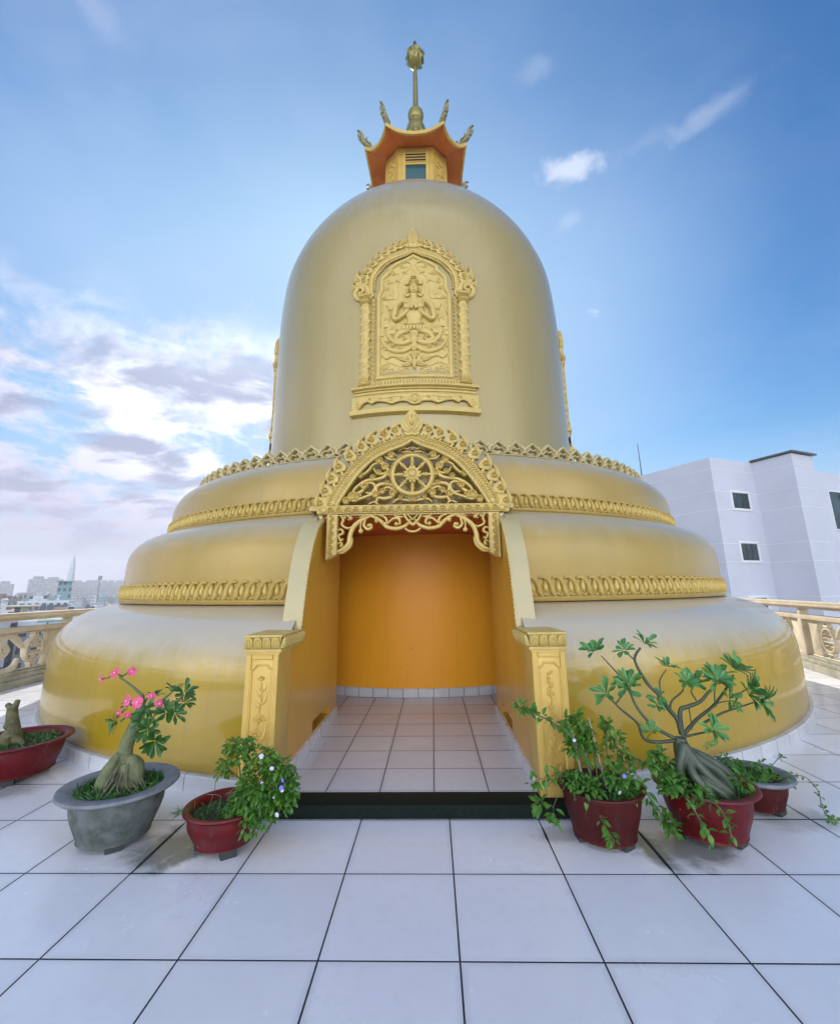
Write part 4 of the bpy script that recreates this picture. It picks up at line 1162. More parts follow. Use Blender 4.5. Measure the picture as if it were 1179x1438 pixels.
def bwin(p, d, u0, u1, z0, z1, parent, trim=.12, panes=3):
    n = Vector((d.y, -d.x, 0))
    if n.y > 0: n = -n
    fn = lambda u, v, h: tuple(p + d*u + n*h + Vector((0, 0, v)))
    q = MB(lambda x, y, z: fn(x, z, y))
    for a, b, c, e in ((u0-trim, u1+trim, z1, z1+trim), (u0-trim, u1+trim, z0-trim, z0), (u0-trim, u0, z0, z1), (u1, u1+trim, z0, z1)): q.bbox(a, b, -.05, .05, c, e, .012)
    w = obj('window', q, BT, parent, 30)
    g = MB(fn).add([(u0, z0, .008), (u1, z0, .008), (u1, z1, .008), (u0, z1, .008)], [(0, 1, 2, 3)])
    obj('window_pane', g, BGLASS, w, 0)
    q = MB(lambda x, y, z: fn(x, z, y))
    for k in range(1, panes): u = u0+(u1-u0)*k/panes; q.box(u-.02, u+.02, .010, .03, z0, z1)
    for a, b, c, e in ((u0, u1, z1-.03, z1), (u0, u1, z0, z0+.03)): q.box(a, b, .010, .025, c, e)
    obj('sash', q, DARKFRAME, w, 0)
BGLASS = mat('building_glass', (.015, .03, .025), rough=.1, vs=.8, col2=(.05, .08, .10), bump=.02)
DARKFRAME = mat('dark_window_frame', (.06, .07, .07), rough=.4)
u = lambda x: (Vector((x[0], x[1], 0)) - A).dot(f2)
for z0, z1 in ((5.42, 6.23), (2.78, 3.62), (.12, .95), (-2.6, -1.8)):
    bwin(A, f2, u((15.93, 20.75)), u((17.08, 21.23)), z0, z1, bld)
bwin(Dc + nb*.16, f2, 1.05, 2.9, 4.3, 6.25, bld, .06, 2)
bwin(Dc + nb*.16, f2, 1.05, 2.9, .9, 2.8, bld, .06, 2)
an = thing('roof_antenna', 'thin dark mast standing up beside the left end of the grey building roof', 'antenna', (E1.x-1.0, E1.y, GZ))
P = Vector((13.55, 25.0, 0))
an.location = (P.x, P.y, GZ); WLOC[an.name] = Vector((P.x, P.y, GZ))
obj('mast', MB().tube([(P.x, P.y, GZ), (P.x, P.y, 8.0), (P.x-.02, P.y, 10.3)], [.05, .035, .018], 6), METAL, an, 60)
obj('foot_block', MB().bbox(P.x-.5, P.x+.5, P.y-.5, P.y+.5, GZ, 6.5, .05), BW, an, 0)

# ---------------------------------------------------------------- city
GROUND = mat('city_ground', (.12, .13, .12), rough=.9, vs=.02, col2=(.18, .17, .15), bump=0)
g = MB(); RG = 960
g.add([(RG*math.cos(2*PI*i/48), RG*math.sin(2*PI*i/48), GZ) for i in range(48)], [tuple(range(48))])
struct('city_ground', g, GROUND)
def cmat(nm, c, wr=.7):
    m = mat(nm, c, rough=wr, vs=.15, var=.2, bump=0)
    t = NT(m.node_tree); b = [n for n in m.node_tree.nodes if n.type == 'BSDF_PRINCIPLED'][0]
    src = b.inputs['Base Color'].links[0].from_socket
    ge = t.n('ShaderNodeNewGeometry'); sn = t.n('ShaderNodeSeparateXYZ'); t.link(ge.outputs['Normal'], sn.inputs[0])
    ps = t.n('ShaderNodeSeparateXYZ'); t.link(ge.outputs['Position'], ps.inputs[0])
    uu = t.math('ADD', t.math('MULTIPLY', ps.outputs[0], t.math('MULTIPLY', sn.outputs[1], -1.)), t.math('MULTIPLY', ps.outputs[1], sn.outputs[0]))
    cell = t.n('ShaderNodeCombineXYZ'); t.link(t.math('FLOOR', t.math('DIVIDE', uu, 1.7)), cell.inputs[0]); t.link(t.math('FLOOR', t.math('DIVIDE', ps.outputs[2], 2.5)), cell.inputs[1])
    wn = t.n('ShaderNodeTexWhiteNoise', noise_dimensions='2D'); t.link(cell.outputs[0], wn.inputs['Vector'])
    fu = t.math('ABSOLUTE', t.math('SUBTRACT', t.math('FRACT', t.math('DIVIDE', uu, 1.7)), .5)); fz = t.math('ABSOLUTE', t.math('SUBTRACT', t.math('FRACT', t.math('DIVIDE', ps.outputs[2], 2.5)), .45))
    k = t.math('MULTIPLY', t.math('LESS_THAN', fu, .27), t.math('LESS_THAN', fz, .26))
    k = t.math('MULTIPLY', k, t.math('LESS_THAN', t.math('ABSOLUTE', sn.outputs[2]), .3))
    k = t.math('MULTIPLY', k, t.math('LESS_THAN', wn.outputs['Value'], .7))
    t.link(t.mix(k, src, c4((.05, .065, .085))), b.inputs['Base Color'])
    return m
CM = {'white': cmat('white_house', (.66, .69, .72)), 'grey': cmat('grey_house', (.34, .36, .37)), 'cream': cmat('cream_house', (.52, .49, .38)),
      'teal': cmat('teal_house', (.16, .34, .36)), 'green': cmat('greenish_house', (.20, .32, .29)), 'rust': cmat('rust_roof', (.30, .15, .12)), 'blue': cmat('pale_blue_house', (.44, .52, .60)), 'dark': cmat('dark_house', (.15, .17, .18))}
WIN = mat('far_window', (.05, .07, .09), rough=.25, bump=0)
def az(a, dist):     # bearing seen from the terrace, degrees from straight ahead
    t = math.radians(a); return Vector((CX + dist*math.sin(t), CY + dist*math.cos(t), 0))
rc = random.Random(21)
def house(a, dist, w, d, h, wall, roof, label, group=None, kind='flat', rot=None, windows=True, name='city_house', cat='house'):
    """h is the height of the eaves above the terrace floor"""
    p = az(a, dist); rot = rot if rot is not None else math.radians(-a) + rc.uniform(-.35, .35)
    t = thing(name, label, cat, (p.x, p.y, GZ), group)
    c, s = math.cos(rot), math.sin(rot)
    fn = lambda x, y, z: (p.x + x*c - y*s, p.y + x*s + y*c, z)
    q = MB(fn).box(-w/2, w/2, -d/2, d/2, GZ, h)
    body = obj('wall', q, CM[wall], t, 0)
    if kind == 'flat':
        q = MB(fn)
        for x0, x1, y0, y1 in ((-w/2-.1, w/2+.1, -d/2-.1, -d/2+.15), (-w/2-.1, w/2+.1, d/2-.15, d/2+.1), (-w/2-.1, -w/2+.15, -d/2+.15, d/2-.15), (w/2-.15, w/2+.1, -d/2+.15, d/2-.15)):
            q.box(x0, x1, y0, y1, h-.35, h+.55)
        q.box(-w*.3, w*.05, -d*.1, d*.35, h, h+2.0)
        obj('roof', q, CM[roof], t, 0)
        q = MB(fn); q.lathe([(.0, h+1.2), (.4, h+1.2), (.4, h+2.0), (.2, h+2.15), (.0, h+2.15)], w*.28, d*.1, 10)
        q.box(w*.28-.3, w*.28+.3, d*.1-.3, d*.1+.3, h, h+1.2); obj('water_tank', q, CM['white'], t, 40)
    elif kind == 'slab':
        q = MB(fn).box(-w/2-.6, w/2+.6, -d/2-.6, d/2+.6, h+1.7, h+1.95)
        for sx in (-1, 1):
            for sy in (-1, 1): q.box(sx*w*.44-.12, sx*w*.44+.12, sy*d*.44-.12, sy*d*.44+.12, h, h+1.7)
        q.box(-w*.2, w*.35, -d*.2, d*.3, h, h+1.6)
        obj('roof', q, CM[roof], t, 0)
    elif kind == 'gable':
        q = MB(fn); hh = w*.16
        q.add([(-w/2-.4, -d/2-.4, h-.1), (w/2+.4, -d/2-.4, h-.1), (w/2+.4, d/2+.4, h-.1), (-w/2-.4, d/2+.4, h-.1), (-w/2-.4, 0, h+hh), (w/2+.4, 0, h+hh)], [(0, 1, 5, 4), (3, 4, 5, 2), (0, 4, 3), (1, 2, 5), (0, 3, 2, 1)])
        obj('roof', q, CM[roof], t, 0)
    elif kind == 'vault':
        q = MB(fn); N = 10
        V = [(x, -math.cos(PI*i/N)*d/2, h + math.sin(PI*i/N)*d*.22) for x in (-w/2, w/2) for i in range(N+1)]
        q.add(V, [(i, i+1, N+2+i, N+1+i) for i in range(N)] + [tuple(range(N+1)), tuple(range(2*N+1, N, -1))]); obj('roof', q, CM[roof], t, 40)
    q = MB(fn).box(-w*.46, w*.46, -d*.46, d*.46, h+.005, h+.1)
    for k in range(rc.randrange(2, 6)):
        x, y = rc.uniform(-.42, .42)*w, rc.uniform(-.42, .42)*d; e = rc.uniform(.25, .9); hh = rc.uniform(.5, 1.7)
        if rc.random() < .3: q.box(x-.04, x+.04, y-.04, y+.04, h+.01, h+hh+rc.uniform(1., 2.4))
        else: q.box(x-e, x+e, y-e*.7, y+e*.7, h+.01, h+hh)
    if kind != 'vault': obj('roof_clutter', q, CM[rc.choice(('white', 'grey', 'teal', 'dark', 'rust', 'blue'))], t, 0)
    if windows == 'parts':
        for k in range(2):
            z = h - 2.2 - 3.1*k
            for i in range(7):
                x = -w/2 + w*(i+.5)/7
                q = MB(fn).box(x-.8, x+.8, -d/2-.06, -d/2+.05, z, z+1.5); obj('window', q, WIN, t, 0)
    return t
# ones that can be told apart
house(-40.2, 95, 6.5, 4, -2.9, 'grey', 'white', 'low shed with a bright white curved roof just above the left railing', kind='vault', windows=False, rot=math.radians(44))
house(-37.4, 88, 9, 5, -3.9, 'dark', 'green', 'long house with a wide flat greenish canopy roof, right above the railing end', kind='slab', rot=math.radians(40))
house(-39.1, 230, 4.4, 4.4, 5.0, 'teal', 'teal', 'small teal block standing higher than its neighbours, under the skyscraper', kind='slab', rot=math.radians(40))
house(-40.5, 185, 12, 8, -.6, 'blue', 'white', 'wide pale blue block with two rows of windows, in front of the teal block', kind='flat', rot=math.radians(40), windows='parts')
house(-42.8, 130, 8, 6, -2.4, 'cream', 'cream', 'cream house with a long pale balcony front at the left edge of the view', kind='slab', rot=math.radians(44))
house(-44.2, 92, 5, 5, -1.0, 'grey', 'white', 'narrow white tower house at the far left, cut by the photo edge', kind='flat', rot=math.radians(44))
house(-42.2, 98, 5, 6, -4.2, 'dark', 'white', 'small dark house with a flat white roof left of the curved shed roof', kind='slab')
house(-37.6, 150, 10, 8, -3.0, 'white', 'rust', 'white house with a dull pink pitched roof behind the greenish canopy', kind='gable')
house(-35.1, 128, 8, 8, -1.6, 'blue', 'dark', 'bluish house with a dark pitched roof close beside the golden stupa', kind='gable')
house(-41.4, 300, 20, 9, 1.0, 'green', 'grey', 'long grey-green block with a row of rooftop sheds left of the teal block', kind='flat', rot=math.radians(42))
house(-43.4, 240, 11, 8, 0.4, 'dark', 'rust', 'dark block with a reddish rooftop at the left edge', kind='flat')
# the rest of the quarter
kinds = ('flat', 'slab', 'flat', 'gable')
cols = ('white', 'grey', 'dark', 'blue', 'green', 'teal')
for i in range(150):
    a = rc.uniform(-46.5, -33.2) if i % 7 else rc.uniform(-54, -27)
    dist = 105 + 440*((i+.5)/150)**1.2
    k = kinds[i % 4]; w_ = cols[(i*5+i//6) % 6]; r_ = ('rust' if i % 8 == 3 else 'grey') if k == 'gable' else cols[(i*3+1) % 4]
    th = max(.02, 2.35*(1-(dist-105)/440.)**.8 + rc.uniform(-.55, .45)); top = 1.5 - dist*math.tan(math.radians(th)) - {'flat': .6, 'slab': 1.9, 'gable': 1.2}[k]
    kd = {'flat': 'flat roof and water tank', 'slab': 'raised canopy roof', 'gable': 'pitched roof'}[k]
    lab = '%s house with a %s among crowded rooftops past the railing' % ({'blue': 'pale blue', 'green': 'greenish', 'dark': 'dark', 'teal': 'teal'}.get(w_, w_), kd)
    house(a, dist, rc.uniform(3.5, 8.5), rc.uniform(3.5, 7), top, w_, r_, lab, 'crowded city houses: %s with %s' % (w_, kd), kind=k, windows=dist < 330)
# hazy towers on the skyline
def tower(a, dist, w, d, top, label, group=None, steps=2):
    p = az(a, dist); t = thing('apartment_tower', label, 'tower block', (p.x, p.y, GZ), group)
    rot = math.radians(-a) + .15; c, s = math.cos(rot), math.sin(rot)
    fn = lambda x, y, z: (p.x + x*c - y*s, p.y + x*s + y*c, z)
    q = MB(fn).box(-w/2, w/2, -d/2, d/2, GZ, top)
    b = obj('wall', q, CM['grey'], t, 0)
    q = MB(fn)
    for k in range(steps): q.box(-w*.4+k*w*.45, -w*.1+k*w*.45, -d*.3, d*.3, top+.02, top+rc.uniform(2, 4))
    obj('roof', q, CM['grey'], t, 0)
for a, dist, w, top, lab in ((-40.6, 1150, 50, 32, 'hazy slab block left of the skyscraper, its roof stepped'), (-37.6, 1300, 62, 30, 'hazy wide slab block right of the skyscraper'), (-36.2, 1350, 26, 31, 'hazy narrow slab between the mast and the skyscraper'), (-35.0, 1400, 40, 30, 'hazy slab block right of the lamp mast'), (-33.7, 1450, 50, 33, 'hazy slab block nearest the golden stupa'), (-39.3, 1250, 30, 27, 'hazy low slab at the foot of the skyscraper'), (-43.9, 1200, 40, 24, 'hazy slab block at the left edge of the skyline'), (-32.4, 1300, 60, 32, 'hazy slab block on the skyline hidden behind the stupa edge')):
    tower(a, dist*.6, w*.6, 15, 1.5+(top-1.5)*.6, lab)
sk = az(-38.75, 900); S0 = thing('skyscraper', 'slender hazy skyscraper with a stepped needle top rising over the skyline', 'skyscraper', (sk.x, sk.y, GZ))
q = MB(); lev = [(GZ, 7.6), (14, 7.), (26, 6.0), (35, 5.2), (43, 4.3), (50, 3.4), (56, 2.4), (61, 1.4)]
for (z0, w0), (z1, w1) in zip(lev, lev[1:]):
    q.box(sk.x-w0*.6, sk.x+w0*.6, sk.y-w0/2, sk.y+w0/2, z0+.01, z1)
obj('shaft', q, CM['blue'], S0, 0)
obj('spire', MB().tube([(sk.x-.3, sk.y, 62.5), (sk.x-.3, sk.y, 72)], [.7, .2], 8), CM['blue'], S0, 40)
lm_ = az(-36.35, 420); L0 = thing('lamp_mast', 'tall dark floodlight mast standing above the roofs right of the skyscraper', 'light mast', (lm_.x, lm_.y, GZ))
obj('pole', MB().tube([(lm_.x, lm_.y, GZ), (lm_.x, lm_.y, 12.5)], [.6, .35], 8), CM['dark'], L0, 40)
obj('lamp_head', MB().box(lm_.x-1.1, lm_.x+1.1, lm_.y-.6, lm_.y+.6, 12.5, 15.4), CM['dark'], L0, 0)

# ---------------------------------------------------------------- potted plants
POTRED = mat('red_glazed_pot', (.125, .0035, .005), rough=.45, coat=.12, coat_r=.25, spec=.25, chips=((.42, .36, .32), .70), vs=9., col2=(.085, .003, .004), bump=.12, bs=25.)
POTDULL = mat('dull_red_pot', (.075, .006, .005), rough=.55, spec=.25, chips=((.30, .24, .2), .71), vs=8., col2=(.045, .005, .004), bump=.15)
POTGREY = mat('cement_grey_pot', (.14, .155, .155), rough=.8, vs=11., col2=(.055, .07, .055), bump=.4, bs=45., bd=.004)
RIMGREY = mat('cement_rim', (.20, .22, .25), rough=.7, vs=12., col2=(.14, .155, .175), bump=.25)
SOIL = mat('potting_soil', (.025, .02, .014), rough=.95, vs=30., col2=(.05, .04, .025), bump=.8, bs=70., bd=.01)
BARK = mat('bonsai_bark', (.17, .19, .09), rough=.65, vs=14., col2=(.085, .10, .045), bump=.8, bs=40., bd=.004)
BARKD = mat('dark_bonsai_bark', (.060, .085, .048), rough=.42, vs=9., col2=(.035, .05, .03), bump=.7, bs=28., bd=.004, coat=.15)
ROOTM = mat('grey_roots', (.16, .15, .10), rough=.8, vs=30., col2=(.09, .085, .06), bump=.4)
STUMPM = mat('stump_bark', (.15, .14, .06), rough=.7, vs=14., col2=(.06, .06, .025), bump=.9, bs=40.)
TWIG = mat('green_twig', (.12, .15, .07), rough=.6, vs=20.)
LEAF_R = leaf_mat('desert_rose_leaf', (.06, .20, .05), (.11, .31, .08), .36)
LEAF_D = leaf_mat('dark_glossy_leaf', (.025, .10, .018), (.055, .17, .03), .33)
LEAF_S = leaf_mat('shrub_leaf', (.040, .14, .016), (.10, .25, .03), .42, .2)
GRASSM = leaf_mat('pot_weeds', (.03, .12, .018), (.06, .18, .03), .5, .2)
PINK = mat('pink_petal', (.62, .02, .10), rough=.5, vs=25., col2=(.70, .13, .28), bump=0)
PINKC = mat('pale_flower_throat', (.80, .55, .5), rough=.5)
LILAC = mat('pale_lilac_petal', (.62, .62, .85), rough=.5, bump=0)
BLUEP = mat('violet_blue_petal', (.16, .16, .65), rough=.5, bump=0)
STAKE = mat('weathered_stake', (.38, .34, .30), rough=.8, vs=30., col2=(.25, .2, .17))
BLOCK = mat('dark_pot_foot', (.04, .05, .05), rough=.8)

def pot(root, c, rim, zr, base, lip, m, feet=3, belly=1.0, rimm=None, zf=.035, sx=1., sy=1., rot=0., footdark=True, fill=.035):
    x, y = c; ri = rim - lip
    hb = zr - zf
    prof = sprof([(.02, zf), (base, zf), (base+.012, zf+.012), (base+(ri-base)*.42*belly, zf+hb*.25), (base+(ri-base)*.78*belly, zf+hb*.55), (ri*.985, zf+hb*.86), (ri+.004, zr-.028)], 3)
    prof += [(ri+.012, zr-.026), (rim-.012, zr-.022), (rim, zr-.012), (rim-.004, zr-.002), (rim-.012, zr), (ri-.008, zr-.006), (ri-.02, zr-.02), (ri-.024, zr-.07)]
    q = MB().lathe(prof, x, y, 56, sx=sx, sy=sy, rot=rot)
    p = obj('pot', q, m, root, 50)
    if rimm:
        q = MB().lathe([(ri+.012, zr-.029), (rim-.010, zr-.025), (rim+.003, zr-.013), (rim-.002, zr+.001), (rim-.012, zr+.003), (ri-.009, zr-.003), (ri-.023, zr-.018)], x, y, 56, sx=sx, sy=sy, rot=rot)
        obj('rim', q, rimm, p, 50)
    for k in range(feet):
        a = 2*PI*k/feet + .6 - PI/2
        q = MB().bbox(-.045, .045, -.03, .03, 0., zf+.012, .006)
        me = q.mesh('foot'); me.transform(Matrix.Translation((x+math.cos(a)*base*.85, y+math.sin(a)*base*.85, .0)) @ Matrix.Rotation(a+PI/2, 4, 'Z'))
        obj('foot', me, BLOCK if footdark else m, p, 30)
    q = MB(); n = 26; rows = 5; rs = ri-.022
    V = [(x, y, zr-fill+.012)]; F = []
    cr, sr = math.cos(rot), math.sin(rot)
    for j in range(1, rows+1):
        for i in range(n):
            a = 2*PI*i/n; r = rs*j/rows
            px, py = r*math.cos(a)*sx, r*math.sin(a)*sy
            V.append((x+px*cr-py*sr, y+px*sr+py*cr, zr-fill+.012*math.sin(7*a+j)*(1-j/rows)-.012*j/rows + random.uniform(-.004, .004)))
    for i in range(n): F.append((0, 1+i, 1+(i+1) % n))
    for j in range(rows-1):
        for i in range(n): F.append((1+j*n+i, 1+(j+1)*n+i, 1+(j+1)*n+(i+1) % n, 1+j*n+(i+1) % n))
    q.add(V, F); obj('soil', q, SOIL, root, 60)
    return p

def rvec(rn, up=.0):
    while True:
        v = Vector((rn.uniform(-1, 1), rn.uniform(-1, 1), rn.uniform(-1, 1)))
        if .05 < v.length < 1: return v.normalized()

def rosette(mb, c, axis, n, L, W, rn, spread=.9, fold=.3):
    axis = Vector(axis).normalized(); s = axis.orthogonal().normalized(); t = axis.cross(s)
    for k in range(n):
        a = 2*PI*k/n*1.618*2 + rn.uniform(-.3, .3)
        e = spread*rn.uniform(.55, 1.25)
        d = axis*math.cos(e) + (s*math.cos(a)+t*math.sin(a))*math.sin(e)
        l = L*rn.uniform(.65, 1.1)
        mb.leaf(Vector(c)+d*.008, d, axis, l, W*rn.uniform(.8, 1.1), fold, rn.uniform(.05, .4), ((0, .14), (.3, .42), (.62, .9), (.82, 1.), (.95, .62), (1, .08)))

def weeds(root, c, r, z, n, L, rn, W=.007, name='weeds', m=None, inner=0., leafy=False, sx=1., sy=1., lean=(0, 0)):
    q = MB()
    for k in range(n):
        a = rn.uniform(0, 2*PI); rr = r*math.sqrt(rn.uniform(inner, 1))
        p = Vector((c[0]+rr*math.cos(a)*sx, c[1]+rr*math.sin(a)*sy, z-.008))
        d = Vector((rn.uniform(-.8, .8)+lean[0], rn.uniform(-.8, .8)+lean[1], rn.uniform(.35, 1.)))
        if leafy: q.leaf(p+Vector((0, 0, rn.uniform(0, L*.8))), d, (0, 0, 1), W*3.2*rn.uniform(.7, 1.3), W*2.2, .2, .2)
        else: q.leaf(p, d, (rn.uniform(-1, 1), rn.uniform(-1, 1), .3), L*rn.uniform(.5, 1.2), W, .1, .5, ((0, .7), (.4, 1.), (.8, .6), (1, .05)))
    return obj(name, q, m or GRASSM, root, 0) if not root else tagstuff(obj(name, q, m or GRASSM, root, 0))
def tagstuff(o): o['kind'] = 'stuff'; return o

def flower(root, c, axis, R, m, rn, n=5, throat=True):
    q = MB(); axis = Vector(axis).normalized(); s = axis.orthogonal().normalized(); t = axis.cross(s)
    for k in range(n):
        a = 2*PI*k/n + .3
        d = (s*math.cos(a)+t*math.sin(a)) + axis*.35
        q.leaf(Vector(c)+axis*R*.2, d, axis, R, R*.95, -.25, .35, ((0, .2), (.35, .75), (.7, 1.), (.9, .75), (1, .15)))
    q.tube([Vector(c)-axis*R*.9, Vector(c)+axis*R*.25], [R*.10, R*.26], 7)
    f = obj('flower', q, m, root, 40)
    if throat:
        obj('throat', MB().ball(Vector(c)+axis*R*.26, R*.2, 8, 5), PINKC, f, 60)
    return f

# 1 -- bonsai with pink flowers in the grey bowl
def bonsai_grey():
    rn = random.Random(4); c = (-1.546, .955)
    t = thing('potted_bonsai', 'leaning desert rose bonsai with bright pink flowers in a wide grey cement bowl', 'potted plant', (c[0], c[1], 0))
    pot(t, c, .345, .325, .19, .075, POTGREY, 3, 1.12, RIMGREY)
    Y = .95
    q = MB()
    def tb(L, r, dy=0.):
        P, W = smooth3([(x, Y+(dy if not hasattr(dy, '__len__') else dy[i]), z) for i, (x, z) in enumerate(L)], r, 4); q.tube(P, W, 12)
    tb([(-1.53, .30), (-1.53, .40), (-1.532, .47), (-1.535, .54), (-1.507, .622), (-1.470, .735), (-1.452, .785)], [.04, .042, .044, .045, .042, .036, .032])
    tb([(-1.615, .26), (-1.62, .335), (-1.60, .41), (-1.55, .51)], [.040, .058, .046, .018], -.04)
    tb([(-1.435, .27), (-1.435, .37), (-1.445, .435), (-1.49, .48)], [.034, .046, .050, .026], -.02)
    tb([(-1.49, .30), (-1.485, .38), (-1.50, .45)], [.022, .034, .026], -.05)
    me = remesh(q, 'trunk', .005, 2)
    tr = obj('trunk', me, BARK, t, 80)
    q = MB()
    for k in range(17):
        a = rn.uniform(PI*.9, PI*2.1); x0, y0 = -1.505+.05*math.cos(a), Y-.025+.055*math.sin(a)
        P = [(x0, y0, .40+rn.uniform(-.02, .06)), (x0+.05*math.cos(a)+rn.uniform(-.02, .02), y0+.05*math.sin(a), .34+rn.uniform(-.01, .02)), (x0+.10*math.cos(a)+rn.uniform(-.03, .03), y0+.10*math.sin(a), .305), (x0+.15*math.cos(a)+rn.uniform(-.05, .05), y0+.13*math.sin(a), .292)]
        P, W = smooth3(P, [.005, .0055, .005, .002], 4); q.tube(P, W, 6)
    obj('root', q, ROOTM, tr, 60)
    q = MB()
    def br(L, r0, r1, dy):
        n = len(L); P, W = smooth3([(x, Y+dy*i/(n-1), z) for i, (x, z) in enumerate(L)], [r0+(r1-r0)*i/(n-1) for i in range(n)], 3); q.tube(P, W, 7)
    br([(-1.455, .775), (-1.457, .846), (-1.486, .875), (-1.545, .923), (-1.62, .972)], .012, .006, -.03)
    br([(-1.62, .972), (-1.665, .99), (-1.71, .965)], .006, .004, -.02); br([(-1.62, .972), (-1.58, 1.0), (-1.55, 1.005)], .006, .004, 0)
    br([(-1.45, .77), (-1.362, .798), (-1.287, .864)], .012, .006, .05); br([(-1.447, .755), (-1.326, .756), (-1.191, .835), (-1.16, .86)], .012, .006, -.05)
    br([(-1.455, .71), (-1.364, .64), (-1.315, .605)], .010, .006, -.08); br([(-1.475, .75), (-1.53, .73), (-1.565, .70)], .010, .005, -.05)
    br([(-1.455, .78), (-1.52, .795), (-1.60, .80)], .008, .004, .0); br([(-1.45, .79), (-1.42, .84), (-1.39, .85)], .008, .004, -.02)
    obj('branch', q, TWIG, t, 60)
    q = MB()
    for (x, z, dy, n, L, ax) in ((-1.153, .872, -.05, 13, .085, (.5, -.3, .8)), (-1.278, .873, .05, 9, .065, (-.1, -.2, 1)), (-1.274, .751, -.03, 12, .08, (.4, -.6, .4)), (-1.356, .665, -.08, 11, .08, (.3, -.8, .1)), (-1.295, .60, -.09, 14, .10, (.35, -.6, -.3)), (-1.222, .741, -.02, 11, .075, (.6, -.5, .3)), (-1.575, .70, -.05, 11, .075, (-.5, -.6, -.1)), (-1.40, .77, -.05, 10, .07, (.1, -.8, .5)), (-1.353, .723, -.04, 10, .075, (.2, -.8, .2)), (-1.43, .70, -.05, 7, .065, (.1, -.9, -.1)), (-1.39, .835, .03, 7, .06, (0, 0, 1)), (-1.20, .79, .04, 9, .07, (.6, -.1, .6)), (-1.53, .785, -.02, 6, .05, (-.3, -.6, .6))):
        rosette(q, (x, Y+dy, z), ax, int(n*1.3), L, L*.32, rn, 1.0)
    obj('foliage', q, LEAF_D, t, 0)
    for (x, z, dy, ax, R) in ((-1.719, .968, -.06, (-.7, -.6, -.1), .042), (-1.645, 1.0, -.04, (-.2, -.8, .5), .04), (-1.545, 1.005, -.02, (.5, -.7, .4), .034), (-1.532, .828, -.05, (-.4, -.9, .2), .044), (-1.448, .822, -.07, (0, -1, .3), .046), (-1.384, .85, -.03, (.3, -.7, .6), .032), (-1.322, .807, -.04, (.6, -.7, .2), .036), (-1.569, .757, -.06, (-.5, -.8, 0), .038), (-1.505, .747, -.07, (.2, -.9, -.2), .026)):
        flower(t, (x, Y+dy, z), ax, R*.82, PINK, rn)
    weeds(t, c, .245, .298, 900, .055, rn, .009, 'weeds', LEAF_D)
    weeds(t, c, .25, .298, 260, .05, rn, .006, 'weeds', GRASSM)
bonsai_grey()

